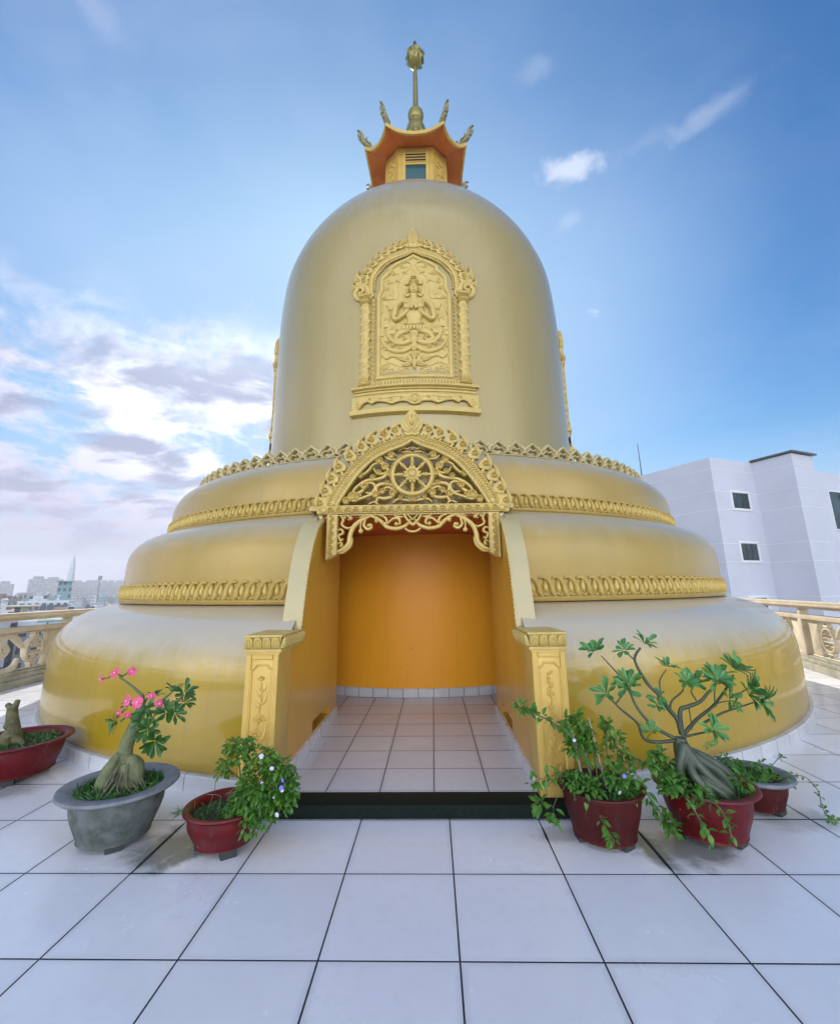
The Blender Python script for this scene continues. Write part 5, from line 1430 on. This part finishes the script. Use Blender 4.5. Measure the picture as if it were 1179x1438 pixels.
# 2 -- flowering shrub in the small red pot
def shrub_leaves(q, blobs, rn, L, m=None):
    for (x, y, z, rx, ry, rz, n) in blobs:
        for k in range(n):
            v = rvec(rn)*rn.uniform(.35, 1.)**.5
            p = Vector((x+v.x*rx, y+v.y*ry, z+v.z*rz))
            d = Vector((v.x*.7+rn.uniform(-.6, .6), v.y*.7+rn.uniform(-.6, .6), v.z*.4+rn.uniform(-.5, .35)))
            l = L*rn.uniform(.6, 1.25)
            q.leaf(p, d, (rn.uniform(-.4, .4), rn.uniform(-.6, .2), 1), l, l*.55, rn.uniform(.1, .4), rn.uniform(.1, .5), ((0, .1), (.25, .7), (.5, 1.), (.78, .6), (1, .04)))
def shrub_small():
    rn = random.Random(8); c = (-.80, .87)
    t = thing('potted_shrub', 'bushy shrub with small lilac flowers spilling from a red pot left of the step', 'potted plant', (c[0], c[1], 0))
    pot(t, c, .25, .24, .155, .03, POTRED, 3, 1.25, zf=.04)
    q = MB()
    for (x, y, z) in ((-.76, .84, .57), (-.82, .85, .45), (-.55, .80, .55), (-.45, .80, .46), (-.40, .78, .38), (-.50, .76, .30), (-.60, .74, .33), (-.66, .82, .58), (-.70, .8, .4)):
        s = (-.68+rn.uniform(-.05, .05), .88, .22)
        P, W = smooth3([s, (s[0]*.6+x*.4, s[1]*.5+y*.5, s[2]*.4+z*.6), (x, y, z)], [.006, .005, .003], 4); q.tube(P, W, 6)
    for k in range(4):
        x = -.9+.06*k; P, W = smooth3([(x, .82, .2), (x+.03, .80, .27+.03*k), (x+.05*(-1)**k, .78, .32)], [.003, .0025, .0015], 3); q.tube(P, W, 5)
    obj('stem', q, TWIG, t, 60)
    q = MB()
    shrub_leaves(q, [(-.54, .82, .37, .17, .14, .14, 760), (-.62, .80, .29, .13, .12, .10, 380), (-.45, .82, .30, .10, .12, .10, 260), (-.47, .80, .45, .10, .09, .07, 190), (-.76, .84, .57, .06, .06, .045, 120), (-.69, .83, .575, .05, .05, .05, 90), (-.80, .84, .485, .05, .05, .04, 60), (-.735, .83, .515, .05, .05, .05, 70), (-.83, .84, .42, .04, .04, .025, 34), (-.62, .82, .53, .07, .06, .04, 90), (-.55, .81, .53, .05, .05, .035, 60), (-.52, .74, .21, .07, .05, .045, 70), (-.70, .76, .235, .07, .05, .045, 90), (-.38, .82, .36, .04, .06, .10, 80), (-.57, .66, .20, .05, .03, .05, 60)], rn, .034)
    obj('foliage', q, LEAF_S, t, 0)
    for (x, z, m, R) in ((-.540, .555, LILAC, .019), (-.471, .490, LILAC, .017), (-.402, .425, BLUEP, .016), (-.408, .385, BLUEP, .018), (-.402, .372, LILAC, .014), (-.425, .245, LILAC, .018), (-.525, .41, LILAC, .012), (-.45, .335, LILAC, .008)):
        flower(t, (x, .70, z), (rn.uniform(-.6, .6), -1, rn.uniform(-.2, .7)), R*.72, m, rn, throat=False)
    weeds(t, (c[0]-.08, c[1]-.06), .13, .21, 130, .05, rn, .004)
    q = MB()
    for k in range(50): q.leaf((-1.03+rn.uniform(-.03, .05), .76+rn.uniform(-.05, .04), .238), (rn.uniform(-1, .2), rn.uniform(-.8, .3), rn.uniform(-.2, .7)), (0, 0, 1), .045, .004, .1, .4, ((0, .7), (.5, 1.), (1, .05)))
    tagstuff(obj('weeds', q, GRASSM, t, 0))
shrub_small()

# 3 -- stump in the red bowl at the left edge
def stump_pot():
    rn = random.Random(14); c = (-3.143, 1.964)
    t = thing('potted_stump', 'bare pruned bonsai stump in a broad dark red bowl at the left edge', 'potted plant', (c[0], c[1], 0))
    pot(t, c, .40, .305, .27, .055, POTRED, 3, 1.05, zf=.05)
    q = MB(); Y = 1.964
    def tb(L, r, dy=0.):
        P, W = smooth3([(x, Y+dy, z) for x, z in L], r, 4); q.tube(P, W, 12)
    tb([(-3.20, .26), (-3.205, .33), (-3.215, .40), (-3.235, .47), (-3.247, .54)], [.085, .066, .052, .046, .040])
    tb([(-3.247, .51), (-3.272, .555), (-3.305, .575)], [.036, .026, .02]); tb([(-3.243, .51), (-3.222, .57), (-3.208, .612)], [.036, .026, .020]); tb([(-3.225, .42), (-3.18, .44)], [.03, .016], -.02); tb([(-3.22, .40), (-3.262, .41)], [.035, .02], -.03)
    tb([(-3.21, .33), (-3.13, .29), (-3.07, .262)], [.05, .035, .02], -.03); tb([(-3.22, .33), (-3.31, .28), (-3.36, .26)], [.05, .035, .02], -.02); tb([(-3.2, .32), (-3.18, .27), (-3.15, .255)], [.05, .04, .03], -.08)
    obj('trunk', remesh(q, 'trunk', .006, 2), STUMPM, t, 80)
    weeds(t, c, .30, .272, 420, .035, rn, .012, 'weeds', GRASSM)
stump_pot()

# 4 -- staked straggly shrub right of the step
def shrub_tall():
    rn = random.Random(31); c = (1.56, .97)
    t = thing('potted_shrub', 'straggly shrub with two pale stakes in a dull red pot right of the step', 'potted plant', (c[0], c[1], 0))
    pot(t, c, .265, .305, .175, .022, POTDULL, 3, .95, zf=.03)
    for (a, b) in (((1.452, .97, .29), (1.416, .97, .63)), ((1.585, .93, .29), (1.525, .97, .69))):
        obj('stake', MB().tube([a, b], [.0065, .005], 7), STAKE, t, 60)
    q = MB(); lq = MB()
    def shoot(L, r, n, Ls, up=.3, skip=.15, y0=.97, dy=0.):
        m = len(L)
        P, W = smooth3([(x, y0+dy*i/(m-1), z) for i, (x, z) in enumerate(L)], [r*(1-.6*i/(m-1)) for i in range(m)], 5); q.tube(P, W, 6)
        for k in range(n):
            f = skip + (1-skip)*rn.random(); i = min(int(f*(len(P)-1)), len(P)-2)
            p = Vector(P[i]).lerp(Vector(P[i+1]), rn.random())
            d = rvec(rn); d.z += up; d.y -= .15
            l = Ls*rn.uniform(.6, 1.25); lq.leaf(p + d*.012, d, (rn.uniform(-.4, .4), -.3, 1), l, l*.52, .25, rn.uniform(.1, .5), ((0, .08), (.25, .7), (.5, 1.), (.78, .6), (1, .03)))
    shoot([(1.50, .29), (1.495, .37), (1.452, .504), (1.37, .61), (1.341, .634), (1.223, .705), (1.12, .75), (1.065, .777), (1.03, .82)], .008, 58, .050, .2, .45, dy=-.12)
    shoot([(1.51, .29), (1.50, .5), (1.47, .62), (1.453, .72)], .006, 70, .05, .2, .35); shoot([(1.46, .29), (1.44, .45), (1.39, .58), (1.374, .70)], .006, 64, .05, .2, .35)
    shoot([(1.55, .29), (1.54, .45), (1.51, .56), (1.50, .64)], .006, 64, .05, .2, .3); shoot([(1.58, .29), (1.62, .45), (1.63, .58), (1.64, .67)], .006, 40, .055, .2, .55)
    shoot([(1.60, .29), (1.68, .42), (1.69, .52), (1.70, .60)], .005, 22, .05, .2, .6); shoot([(1.62, .29), (1.70, .40), (1.72, .48), (1.735, .535)], .005, 26, .055, .2, .5)
    shoot([(1.62, .30), (1.72, .42), (1.85, .44), (1.95, .47)], .005, 46, .05, .1, .35, dy=-.05); shoot([(1.64, .30), (1.78, .33), (1.84, .24), (1.90, .14), (1.93, .11)], .005, 60, .055, -.1, .3, dy=-.15)
    shoot([(1.45, .30), (1.35, .38), (1.25, .385), (1.12, .375), (1.08, .38)], .004, 26, .05, .0, .3, dy=-.2); shoot([(1.45, .30), (1.33, .37), (1.20, .33), (1.15, .27), (1.10, .28)], .003, 20, .06, -.2, .7, dy=-.22)
    shoot([(1.42, .29), (1.33, .33), (1.22, .25), (1.20, .17)], .003, 14, .06, -.5, .7, dy=-.25); shoot([(1.46, .31), (1.40, .36), (1.37, .38), (1.36, .36)], .004, 36, .045, .3, .4, dy=-.1)
    shoot([(1.49, .30), (1.475, .30), (1.473, .22), (1.49, .17), (1.51, .13)], .004, 34, .045, -.3, .55, y0=.86, dy=-.19)
    shrub_leaves(lq, [(1.44, .86, .31, .09, .08, .06, 150), (1.65, .88, .36, .10, .09, .08, 170), (1.70, .86, .30, .08, .07, .05, 90), (1.41, .95, .53, .05, .05, .06, 70), (1.56, .98, .47, .10, .07, .10, 60), (1.36, .88, .36, .07, .05, .03, 50)], rn, .042)
    obj('stem', q, TWIG, t, 60); obj('foliage', lq, LEAF_S, t, 0)
    flower(t, (1.655, .80, .405), (0, -1, .3), .012, BLUEP, rn, throat=False); flower(t, (1.61, .78, .325), (.4, -1, -.3), .011, LILAC, rn, throat=False); flower(t, (1.40, .90, .575), (-.3, -1, .5), .010, LILAC, rn, throat=False)
    weeds(t, c, .21, .275, 160, .05, rn, .006)
shrub_tall()

# 5 -- big many-branched desert rose in the red bowl
def bonsai_red():
    rn = random.Random(17); c = (2.235, 1.01); Y = 1.0
    t = thing('potted_bonsai', 'large many-branched desert rose bonsai with a thick braided trunk in a red bowl', 'potted plant', (c[0], c[1], 0))
    pot(t, c, .305, .30, .19, .05, POTRED, 3, 1.15, zf=.03)
    q = MB()
    def tb(L, r):
        P, W = smooth3(L, r, 5); q.tube(P, W, 12)
    tb([(2.115, Y, .56), (2.12, Y, .48), (2.15, Y, .40), (2.21, Y, .30), (2.27, Y, .22)], [.038, .052, .07, .085, .08])
    tb([(2.12, Y-.03, .53), (2.085, Y-.05, .46), (2.06, Y-.05, .38), (2.075, Y-.03, .28), (2.10, Y-.02, .22)], [.03, .032, .034, .036, .04])
    tb([(2.12, Y-.03, .53), (2.16, Y-.07, .44), (2.22, Y-.10, .36), (2.30, Y-.11, .29), (2.35, Y-.11, .22)], [.028, .030, .032, .032, .03])
    tb([(2.135, Y, .50), (2.22, Y-.03, .43), (2.30, Y-.03, .37), (2.36, Y-.04, .29), (2.37, Y-.05, .22)], [.026, .034, .038, .034, .03])
    tb([(2.15, Y+.03, .49), (2.26, Y+.05, .44), (2.36, Y+.03, .38), (2.42, Y, .31), (2.42, Y-.02, .23)], [.02, .024, .028, .026, .022])
    tb([(2.12, Y-.05, .47), (2.12, Y-.10, .38), (2.17, Y-.13, .30), (2.22, Y-.14, .22)], [.022, .028, .030, .028])
    tb([(2.10, Y-.05, .44), (2.05, Y-.02, .42), (2.03, Y, .34), (2.04, Y, .24)], [.02, .022, .024, .026])
    tb([(2.14, Y-.07, .36), (2.20, Y-.12, .33), (2.28, Y-.14, .26), (2.30, Y-.14, .20)], [.02, .022, .022, .02])
    tr = obj('trunk', remesh(q, 'trunk', .0042, 1), BARKD, t, 80)
    B = dict(
      b1=([(2.098, .547), (1.97, .617), (1.886, .721), (1.855, .812), (1.84, .865)], .012, .10), b2=([(2.097, .541), (1.945, .535), (1.867, .567), (1.836, .656), (1.761, .721), (1.71, .767), (1.647, .833)], .012, -.08),
      b2b=([(1.724, .767), (1.765, .819), (1.805, .865)], .006, -.02), b3=([(2.131, .58), (2.114, .668), (2.068, .732), (2.01, .824), (1.949, .89), (1.882, 1.038), (1.927, 1.12)], .017, 0.), b3s=([(1.882, 1.038), (1.83, 1.087)], .006, 0.),
      b3b=([(1.855, .812), (1.797, .918), (1.698, 1.054)], .008, .12), b4=([(2.026, .82), (2.042, .903), (2.107, .969)], .007, .05), b5=([(2.075, .732), (2.089, .784), (2.154, .849), (2.152, .889)], .008, -.06),
      b6=([(2.133, .575), (2.135, .719), (2.182, .751), (2.256, .783), (2.307, .848), (2.339, .874)], .016, -.08), b7=([(2.131, .57), (2.252, .667), (2.374, .743), (2.504, .86), (2.56, .93)], .013, .06), b8=([(2.276, .64), (2.396, .704), (2.485, .743), (2.588, .781)], .009, -.06),
      b9=([(2.115, .555), (2.214, .597), (2.253, .629)], .009, -.12), b10=([(2.374, .743), (2.39, .82), (2.42, .88)], .006, .03), b11=([(2.256, .783), (2.23, .84), (2.26, .88)], .006, 0.), b12=([(2.485, .743), (2.54, .82), (2.60, .86)], .006, -.02), b13=([(2.0, .72), (1.985, .77), (1.995, .74)], .004, -.02), b14=([(2.20, .757), (2.205, .66), (2.21, .60)], .005, .02), b15=([(2.32, .71), (2.38, .77), (2.44, .79)], .006, -.05), b16=([(1.91, .54), (1.90, .57), (1.913, .60)], .004, -.05))
    q = MB(); ends = {}
    for k, (L, r, dy) in B.items():
        n = len(L); pts = [(x, Y + dy*(i/(n-1))**1.2 + rn.uniform(-.006, .006), z) for i, (x, z) in enumerate(L)]
        P, W = smooth3(pts, [r*(1-.55*i/(n-1)) for i in range(n)], 4); q.tube(P, W, 8)
        for i in range(2, len(P)-1, 5): q.ball(P[i], W[i]*1.12, 7, 4)
    obj('branch', q, BARKD, t, 60)
    q = MB()
    for (x, z, dy, n, L, ax) in ((1.955, 1.145, 0, 11, .085, (.5, -.4, .8)), (1.818, 1.10, 0, 10, .075, (-.3, -.5, .9)), (1.652, 1.078, .12, 12, .09, (-.4, -.4, .8)), (2.112, .985, .05, 10, .075, (.2, -.3, 1)), (2.17, .905, -.06, 14, .085, (.1, -.6, .8)), (2.36, .915, -.08, 15, .10, (.2, -.7, .7)), (2.57, .965, .06, 14, .11, (.5, -.4, .8)), (2.60, .86, -.02, 14, .11, (.8, -.5, .3)), (2.63, .79, -.06, 13, .115, (.7, -.5, -.2)), (2.56, .83, -.06, 10, .09, (.5, -.7, .2)), (1.642, .845, -.08, 11, .085, (-.6, -.5, .6)), (1.828, .882, .03, 15, .095, (0, -.5, .9)), (1.80, .86, -.03, 9, .08, (-.3, -.7, .5)), (2.265, .64, -.12, 13, .085, (.4, -.8, .4)), (1.992, .755, -.02, 8, .06, (-.1, -.6, .8)), (1.913, .61, -.05, 8, .065, (-.1, -.6, .8)), (2.43, .885, .03, 12, .09, (.1, -.3, .9)), (2.44, .80, -.05, 11, .085, (.4, -.8, .3)), (2.27, .885, 0, 11, .085, (-.1, -.4, .9)), (2.006, .80, .0, 7, .06, (-.4, -.5, .7)), (2.47, .93, .05, 9, .085, (.1, -.4, .9)), (2.22, .56, -.10, 5, .05, (.3, -.5, -.3))):
        rosette(q, (x, Y+dy, z), ax, int(n*1.5), L*1.12, L*.36, rn, 1.05, .36)
    obj('foliage', q, LEAF_R, t, 0)
    lq = MB(); sq = MB()
    def trail(L, n, Ls):
        P, W = smooth3(L, .003, 5); sq.tube(P, W, 5)
        for k in range(n):
            p = Vector(P[rn.randrange(len(P))]); d = rvec(rn); d.z -= .1
            l = Ls*rn.uniform(.6, 1.2); lq.leaf(p+d*.01, d, (0, -.3, 1), l, l*.55, .25, .3, ((0, .08), (.25, .7), (.5, 1.), (.78, .6), (1, .03)))
    trail([(2.02, .84, .28), (1.98, .74, .31), (2.02, .69, .22), (2.06, .66, .12)], 20, .055); trail([(2.06, .80, .29), (2.12, .69, .30), (2.16, .67, .22), (2.16, .65, .14)], 26, .05)
    trail([(2.0, .95, .30), (1.92, .90, .40), (1.86, .88, .45)], 50, .055); trail([(2.0, .92, .30), (1.96, .82, .36), (1.93, .80, .34)], 50, .05); trail([(2.02, .98, .30), (1.98, .95, .46), (1.93, .92, .50)], 44, .055)
    shrub_leaves(lq, [(1.97, .88, .34, .08, .07, .08, 130), (2.08, .80, .31, .06, .05, .05, 60), (2.42, .92, .32, .05, .06, .05, 60)], rn, .04)
    obj('creeper', lq, LEAF_S, t, 0); obj('creeper_stem', sq, TWIG, t, 60)
    weeds(t, c, .24, .275, 300, .045, rn, .005)
bonsai_red()

# 6 -- creeping plant in the small pot with a pale rim
def creeper_pot():
    rn = random.Random(41); c = (2.78, 1.37)
    t = thing('potted_creeper', 'low creeping plant trailing over a small brown-red pot with a pale grey rim', 'potted plant', (c[0], c[1], 0))
    pot(t, c, .245, .225, .145, .05, POTDULL, 3, 1.1, RIMGREY, zf=.025)
    lq = MB(); sq = MB()
    def trail(L, n, Ls):
        P, W = smooth3([(2.78, 1.37, .20)] + L, .003, 5); sq.tube(P, W, 5)
        for k in range(n):
            p = Vector(P[rn.randrange(len(P))]); d = rvec(rn); d.z += .2
            l = Ls*rn.uniform(.6, 1.2); lq.leaf(p+d*.006, d, (0, -.3, 1), l, l*.7, .25, .2, ((0, .1), (.3, .8), (.6, 1.), (.85, .6), (1, .05)))
    trail([(2.9, 1.3, .22), (3.02, 1.22, .25), (3.07, 1.18, .18), (3.07, 1.17, .10), (3.08, 1.15, .04), (3.12, 1.12, .012)], 60, .028)
    trail([(2.85, 1.35, .22), (2.95, 1.36, .30), (3.0, 1.36, .33)], 20, .03); trail([(2.8, 1.4, .22), (2.9, 1.42, .29)], 24, .03); trail([(2.6, 1.35, .24), (2.52, 1.33, .34)], 34, .03); trail([(2.65, 1.3, .22), (2.58, 1.27, .31)], 34, .03); trail([(2.85, 1.25, .22), (2.9, 1.17, .21)], 30, .04)
    shrub_leaves(lq, [(2.74, 1.36, .235, .17, .15, .035, 620), (2.62, 1.38, .27, .10, .08, .06, 220)], rn, .026)
    obj('foliage', lq, LEAF_S, t, 0); obj('stem', sq, TWIG, t, 60)
creeper_pot()

# ---------------------------------------------------------------- sky, sun, air
SUN_EL, SUN_AZ = 31., -11.       # azimuth from +Y, positive towards +X
w = bpy.data.worlds.new('World'); scene.world = w; w.use_nodes = True
nt = w.node_tree
for n in list(nt.nodes): nt.nodes.remove(n)
t = NT(nt)
out = t.n('ShaderNodeOutputWorld'); bg = t.n('ShaderNodeBackground'); t.link(bg.outputs[0], out.inputs[0])
sky = t.n('ShaderNodeTexSky'); sky.sky_type = 'NISHITA'; sky.sun_disc = False
sky.sun_elevation = math.radians(SUN_EL); sky.sun_rotation = math.radians(SUN_AZ)
sky.air_density = 1.0; sky.dust_density = .8; sky.ozone_density = 1.6; sky.altitude = 10
dirv = t.n('ShaderNodeTexCoord').outputs['Generated']
sp = t.n('ShaderNodeSeparateXYZ'); t.link(dirv, sp.inputs[0])
X, Yd, Z = sp.outputs
zz = t.math('ADD', t.math('MAXIMUM', Z, 0.), .26)
cb = t.n('ShaderNodeCombineXYZ'); t.link(t.math('DIVIDE', X, zz), cb.inputs[0]); t.link(t.math('DIVIDE', Yd, zz), cb.inputs[1])
pl = cb.outputs[0]
n1 = t.noise(t.map(pl, (1.0, .9, 1), (3.1, .4, 0)), 3.6, 10., .62, .3)
n2 = t.noise(t.map(pl, (1., 1., 1), (7., 2., 0)), 3.2, 8., .62, .2)
# sun glow on the clouds
sd = Vector((math.sin(math.radians(SUN_AZ))*math.cos(math.radians(SUN_EL)), math.cos(math.radians(SUN_AZ))*math.cos(math.radians(SUN_EL)), math.sin(math.radians(SUN_EL))))
dt = t.n('ShaderNodeVectorMath', operation='DOT_PRODUCT'); t.link(dirv, dt.inputs[0]); dt.inputs[1].default_value = sd
azl = t.math('ARCTAN2', X, Yd)                                       # bearing
left = t.math('MULTIPLY', t.smooth(azl, -.12, .02, 1., 0.), t.smooth(Z, .36, .56, 1., 0.))
front = t.smooth(Yd, -.1, .3)
cov = t.math('MULTIPLY', t.smooth(t.math('ADD', n1, t.math('MULTIPLY', left, .10)), .465, .63), t.math('MULTIPLY', left, front))
veil = t.math('MULTIPLY', t.smooth(n2, .35, .75), t.smooth(t.math('SUBTRACT', X, t.math('MULTIPLY', Z, -.4)), -.3, .7, .24, .07))
wisp = t.math('MULTIPLY', t.smooth(t.noise(t.map(pl, (1.1, 1.9, 1), (1.7, 5.3, 0)), 2.6, 8., .6, .5), .66, .80), .65)
near = t.smooth(dt.outputs['Value'], .80, .985)
shade = t.smooth(t.noise(t.map(pl, (.8, 1.1, 1), (1.4, 8.1, 0)), 4.4, 7., .55, .3), .44, .62)                                      # thick parts are grey underneath
SKYK = 1.0
cl_lit = t.mix(near, c4((3.9, 3.9, 4.9)), c4((6.6, 6.8, 7.3)))
cl_dark = t.mix(near, c4((1.75, 2.0, 2.95)), c4((2.4, 2.65, 3.6)))
cloud_c = t.mix(shade, cl_lit, cl_dark)
hsv = t.n('ShaderNodeHueSaturation'); hsv.inputs['Saturation'].default_value = 1.6; t.link(sky.outputs[0], hsv.inputs['Color'])
skyb = t.mix(1., hsv.outputs[0], c4((.40, .61, .63)), 'MULTIPLY')
glow = t.math('MULTIPLY', t.smooth(dt.outputs['Value'], .66, .985, 0., .9), t.smooth(Z, .55, .82, 1., .35))             # thin bright cloud spreads the light round the sun
skyb = t.mix(glow, skyb, c4((1.9, 3.0, 4.45)))
skyc = t.mix(veil, skyb, c4((3.0, 3.5, 4.9)))
skyc = t.mix(wisp, skyc, c4((5.4, 5.5, 6.5)))
PUFFS = (((.254, .649, .718), .046, .021, -.1, .62, 3.), ((.440, .552, .708), .060, .016, .12, .20, 9.), ((.36, .60, .71), .05, .012, .2, .07, 31.), ((.178, .558, .811), .03, .015, .2, .12, 5.), ((.265, .704, .659), .025, .012, .3, .16, 12.), ((-.425, .811, .402), .20, .10, 0., .75, 17.), ((-.448, .438, .779), .05, .02, -.3, .12, 21.))
def puff(dirn, su, sv, tilt, amt, seed):
    d = Vector(dirn).normalized(); e = d.cross(Vector((0, 0, 1))).normalized(); f = e.cross(d)
    e2 = e*math.cos(tilt) + f*math.sin(tilt); f2 = f*math.cos(tilt) - e*math.sin(tilt)
    def dot(v):
        n = t.n('ShaderNodeVectorMath', operation='DOT_PRODUCT'); t.link(dirv, n.inputs[0]); n.inputs[1].default_value = v; return n.outputs['Value']
    a = t.math('DIVIDE', dot(e2), su); b = t.math('DIVIDE', dot(f2), sv)
    r = t.math('SQRT', t.math('ADD', t.math('MULTIPLY', a, a), t.math('MULTIPLY', b, b)))
    nz = t.noise(t.map(dirv, (1, 1, 1), (seed, seed*.7, 0)), 22., 8., .62, .4)
    m = t.smooth(t.math('ADD', r, t.math('MULTIPLY', t.math('SUBTRACT', nz, .5), 3.0)), .0, 1.45, 1., 0.)
    return t.math('MULTIPLY', t.math('MULTIPLY', m, amt), t.smooth(dot(d), .5, .8))
for (dv, su, sv, tl, am, sd_) in PUFFS:
    skyc = t.mix(puff(dv, su, sv, tl, am, sd_), skyc, c4((4.6, 4.7, 5.3)))
skyc = t.mix(cov, skyc, cloud_c)
band = t.smooth(Z, .02, .30, .85, 0.)                            # mauve murk low over the city
skyc = t.mix(t.math('MULTIPLY', band, front), skyc, t.mix(t.smooth(azl, -.3, .6), c4((2.8, 2.65, 3.5)), c4((2.3, 3.0, 4.3))))
# unseen bright cloud added behind the camera to light the entrance side
back = t.math('MULTIPLY', t.smooth(Yd, -.05, -.45), t.smooth(n1, .30, .55))
low = t.smooth(Z, .10, .55)
fill_boost = t.smooth(t.math('ABSOLUTE', X), .65, .15, 1., 2.3)         # brighter unseen patch, added to throw more light on the drum
bk = t.n('ShaderNodeVectorMath', operation='SCALE'); bk.inputs[0].default_value = (18.5, 18.9, 19.2); t.link(fill_boost, bk.inputs['Scale'])
skyc = t.mix(back, skyc, t.mix(low, bk.outputs[0], c4((4.8, 5.4, 7.))))
t.link(skyc, bg.inputs['Color']); bg.inputs['Strength'].default_value = .10

sl = bpy.data.lights.new('sun', 'SUN'); sl.energy = 3.0; sl.angle = math.radians(.6); sl.color = (1., .93, .82)
so = bpy.data.objects.new('sun', sl); COL.objects.link(so)
so.rotation_euler = (-sd).to_track_quat('-Z', 'Y').to_euler()

hz = MB().box(-980, 980, -980, 980, GZ-1, 74)
HZ = bpy.data.materials.new('haze_air'); HZ.use_nodes = True
hn = NT(HZ.node_tree)
for n in list(HZ.node_tree.nodes):
    if n.type == 'BSDF_PRINCIPLED': HZ.node_tree.nodes.remove(n)
pv = hn.n('ShaderNodeVolumePrincipled'); pv.inputs['Color'].default_value = (.86, .88, .97, 1); pv.inputs['Density'].default_value = .0009; pv.inputs['Anisotropy'].default_value = 0.
ho = [n for n in HZ.node_tree.nodes if n.type == 'OUTPUT_MATERIAL'][0]
hn.link(pv.outputs[0], ho.inputs['Volume'])
if HAZE:
    h = obj('haze', hz, HZ, None, 0); h['kind'] = 'stuff'

vs = scene.view_settings
vs.view_transform = 'Standard'; vs.look = 'None'; vs.gamma = 1.; vs.exposure = EXPO; vs.use_curve_mapping = False
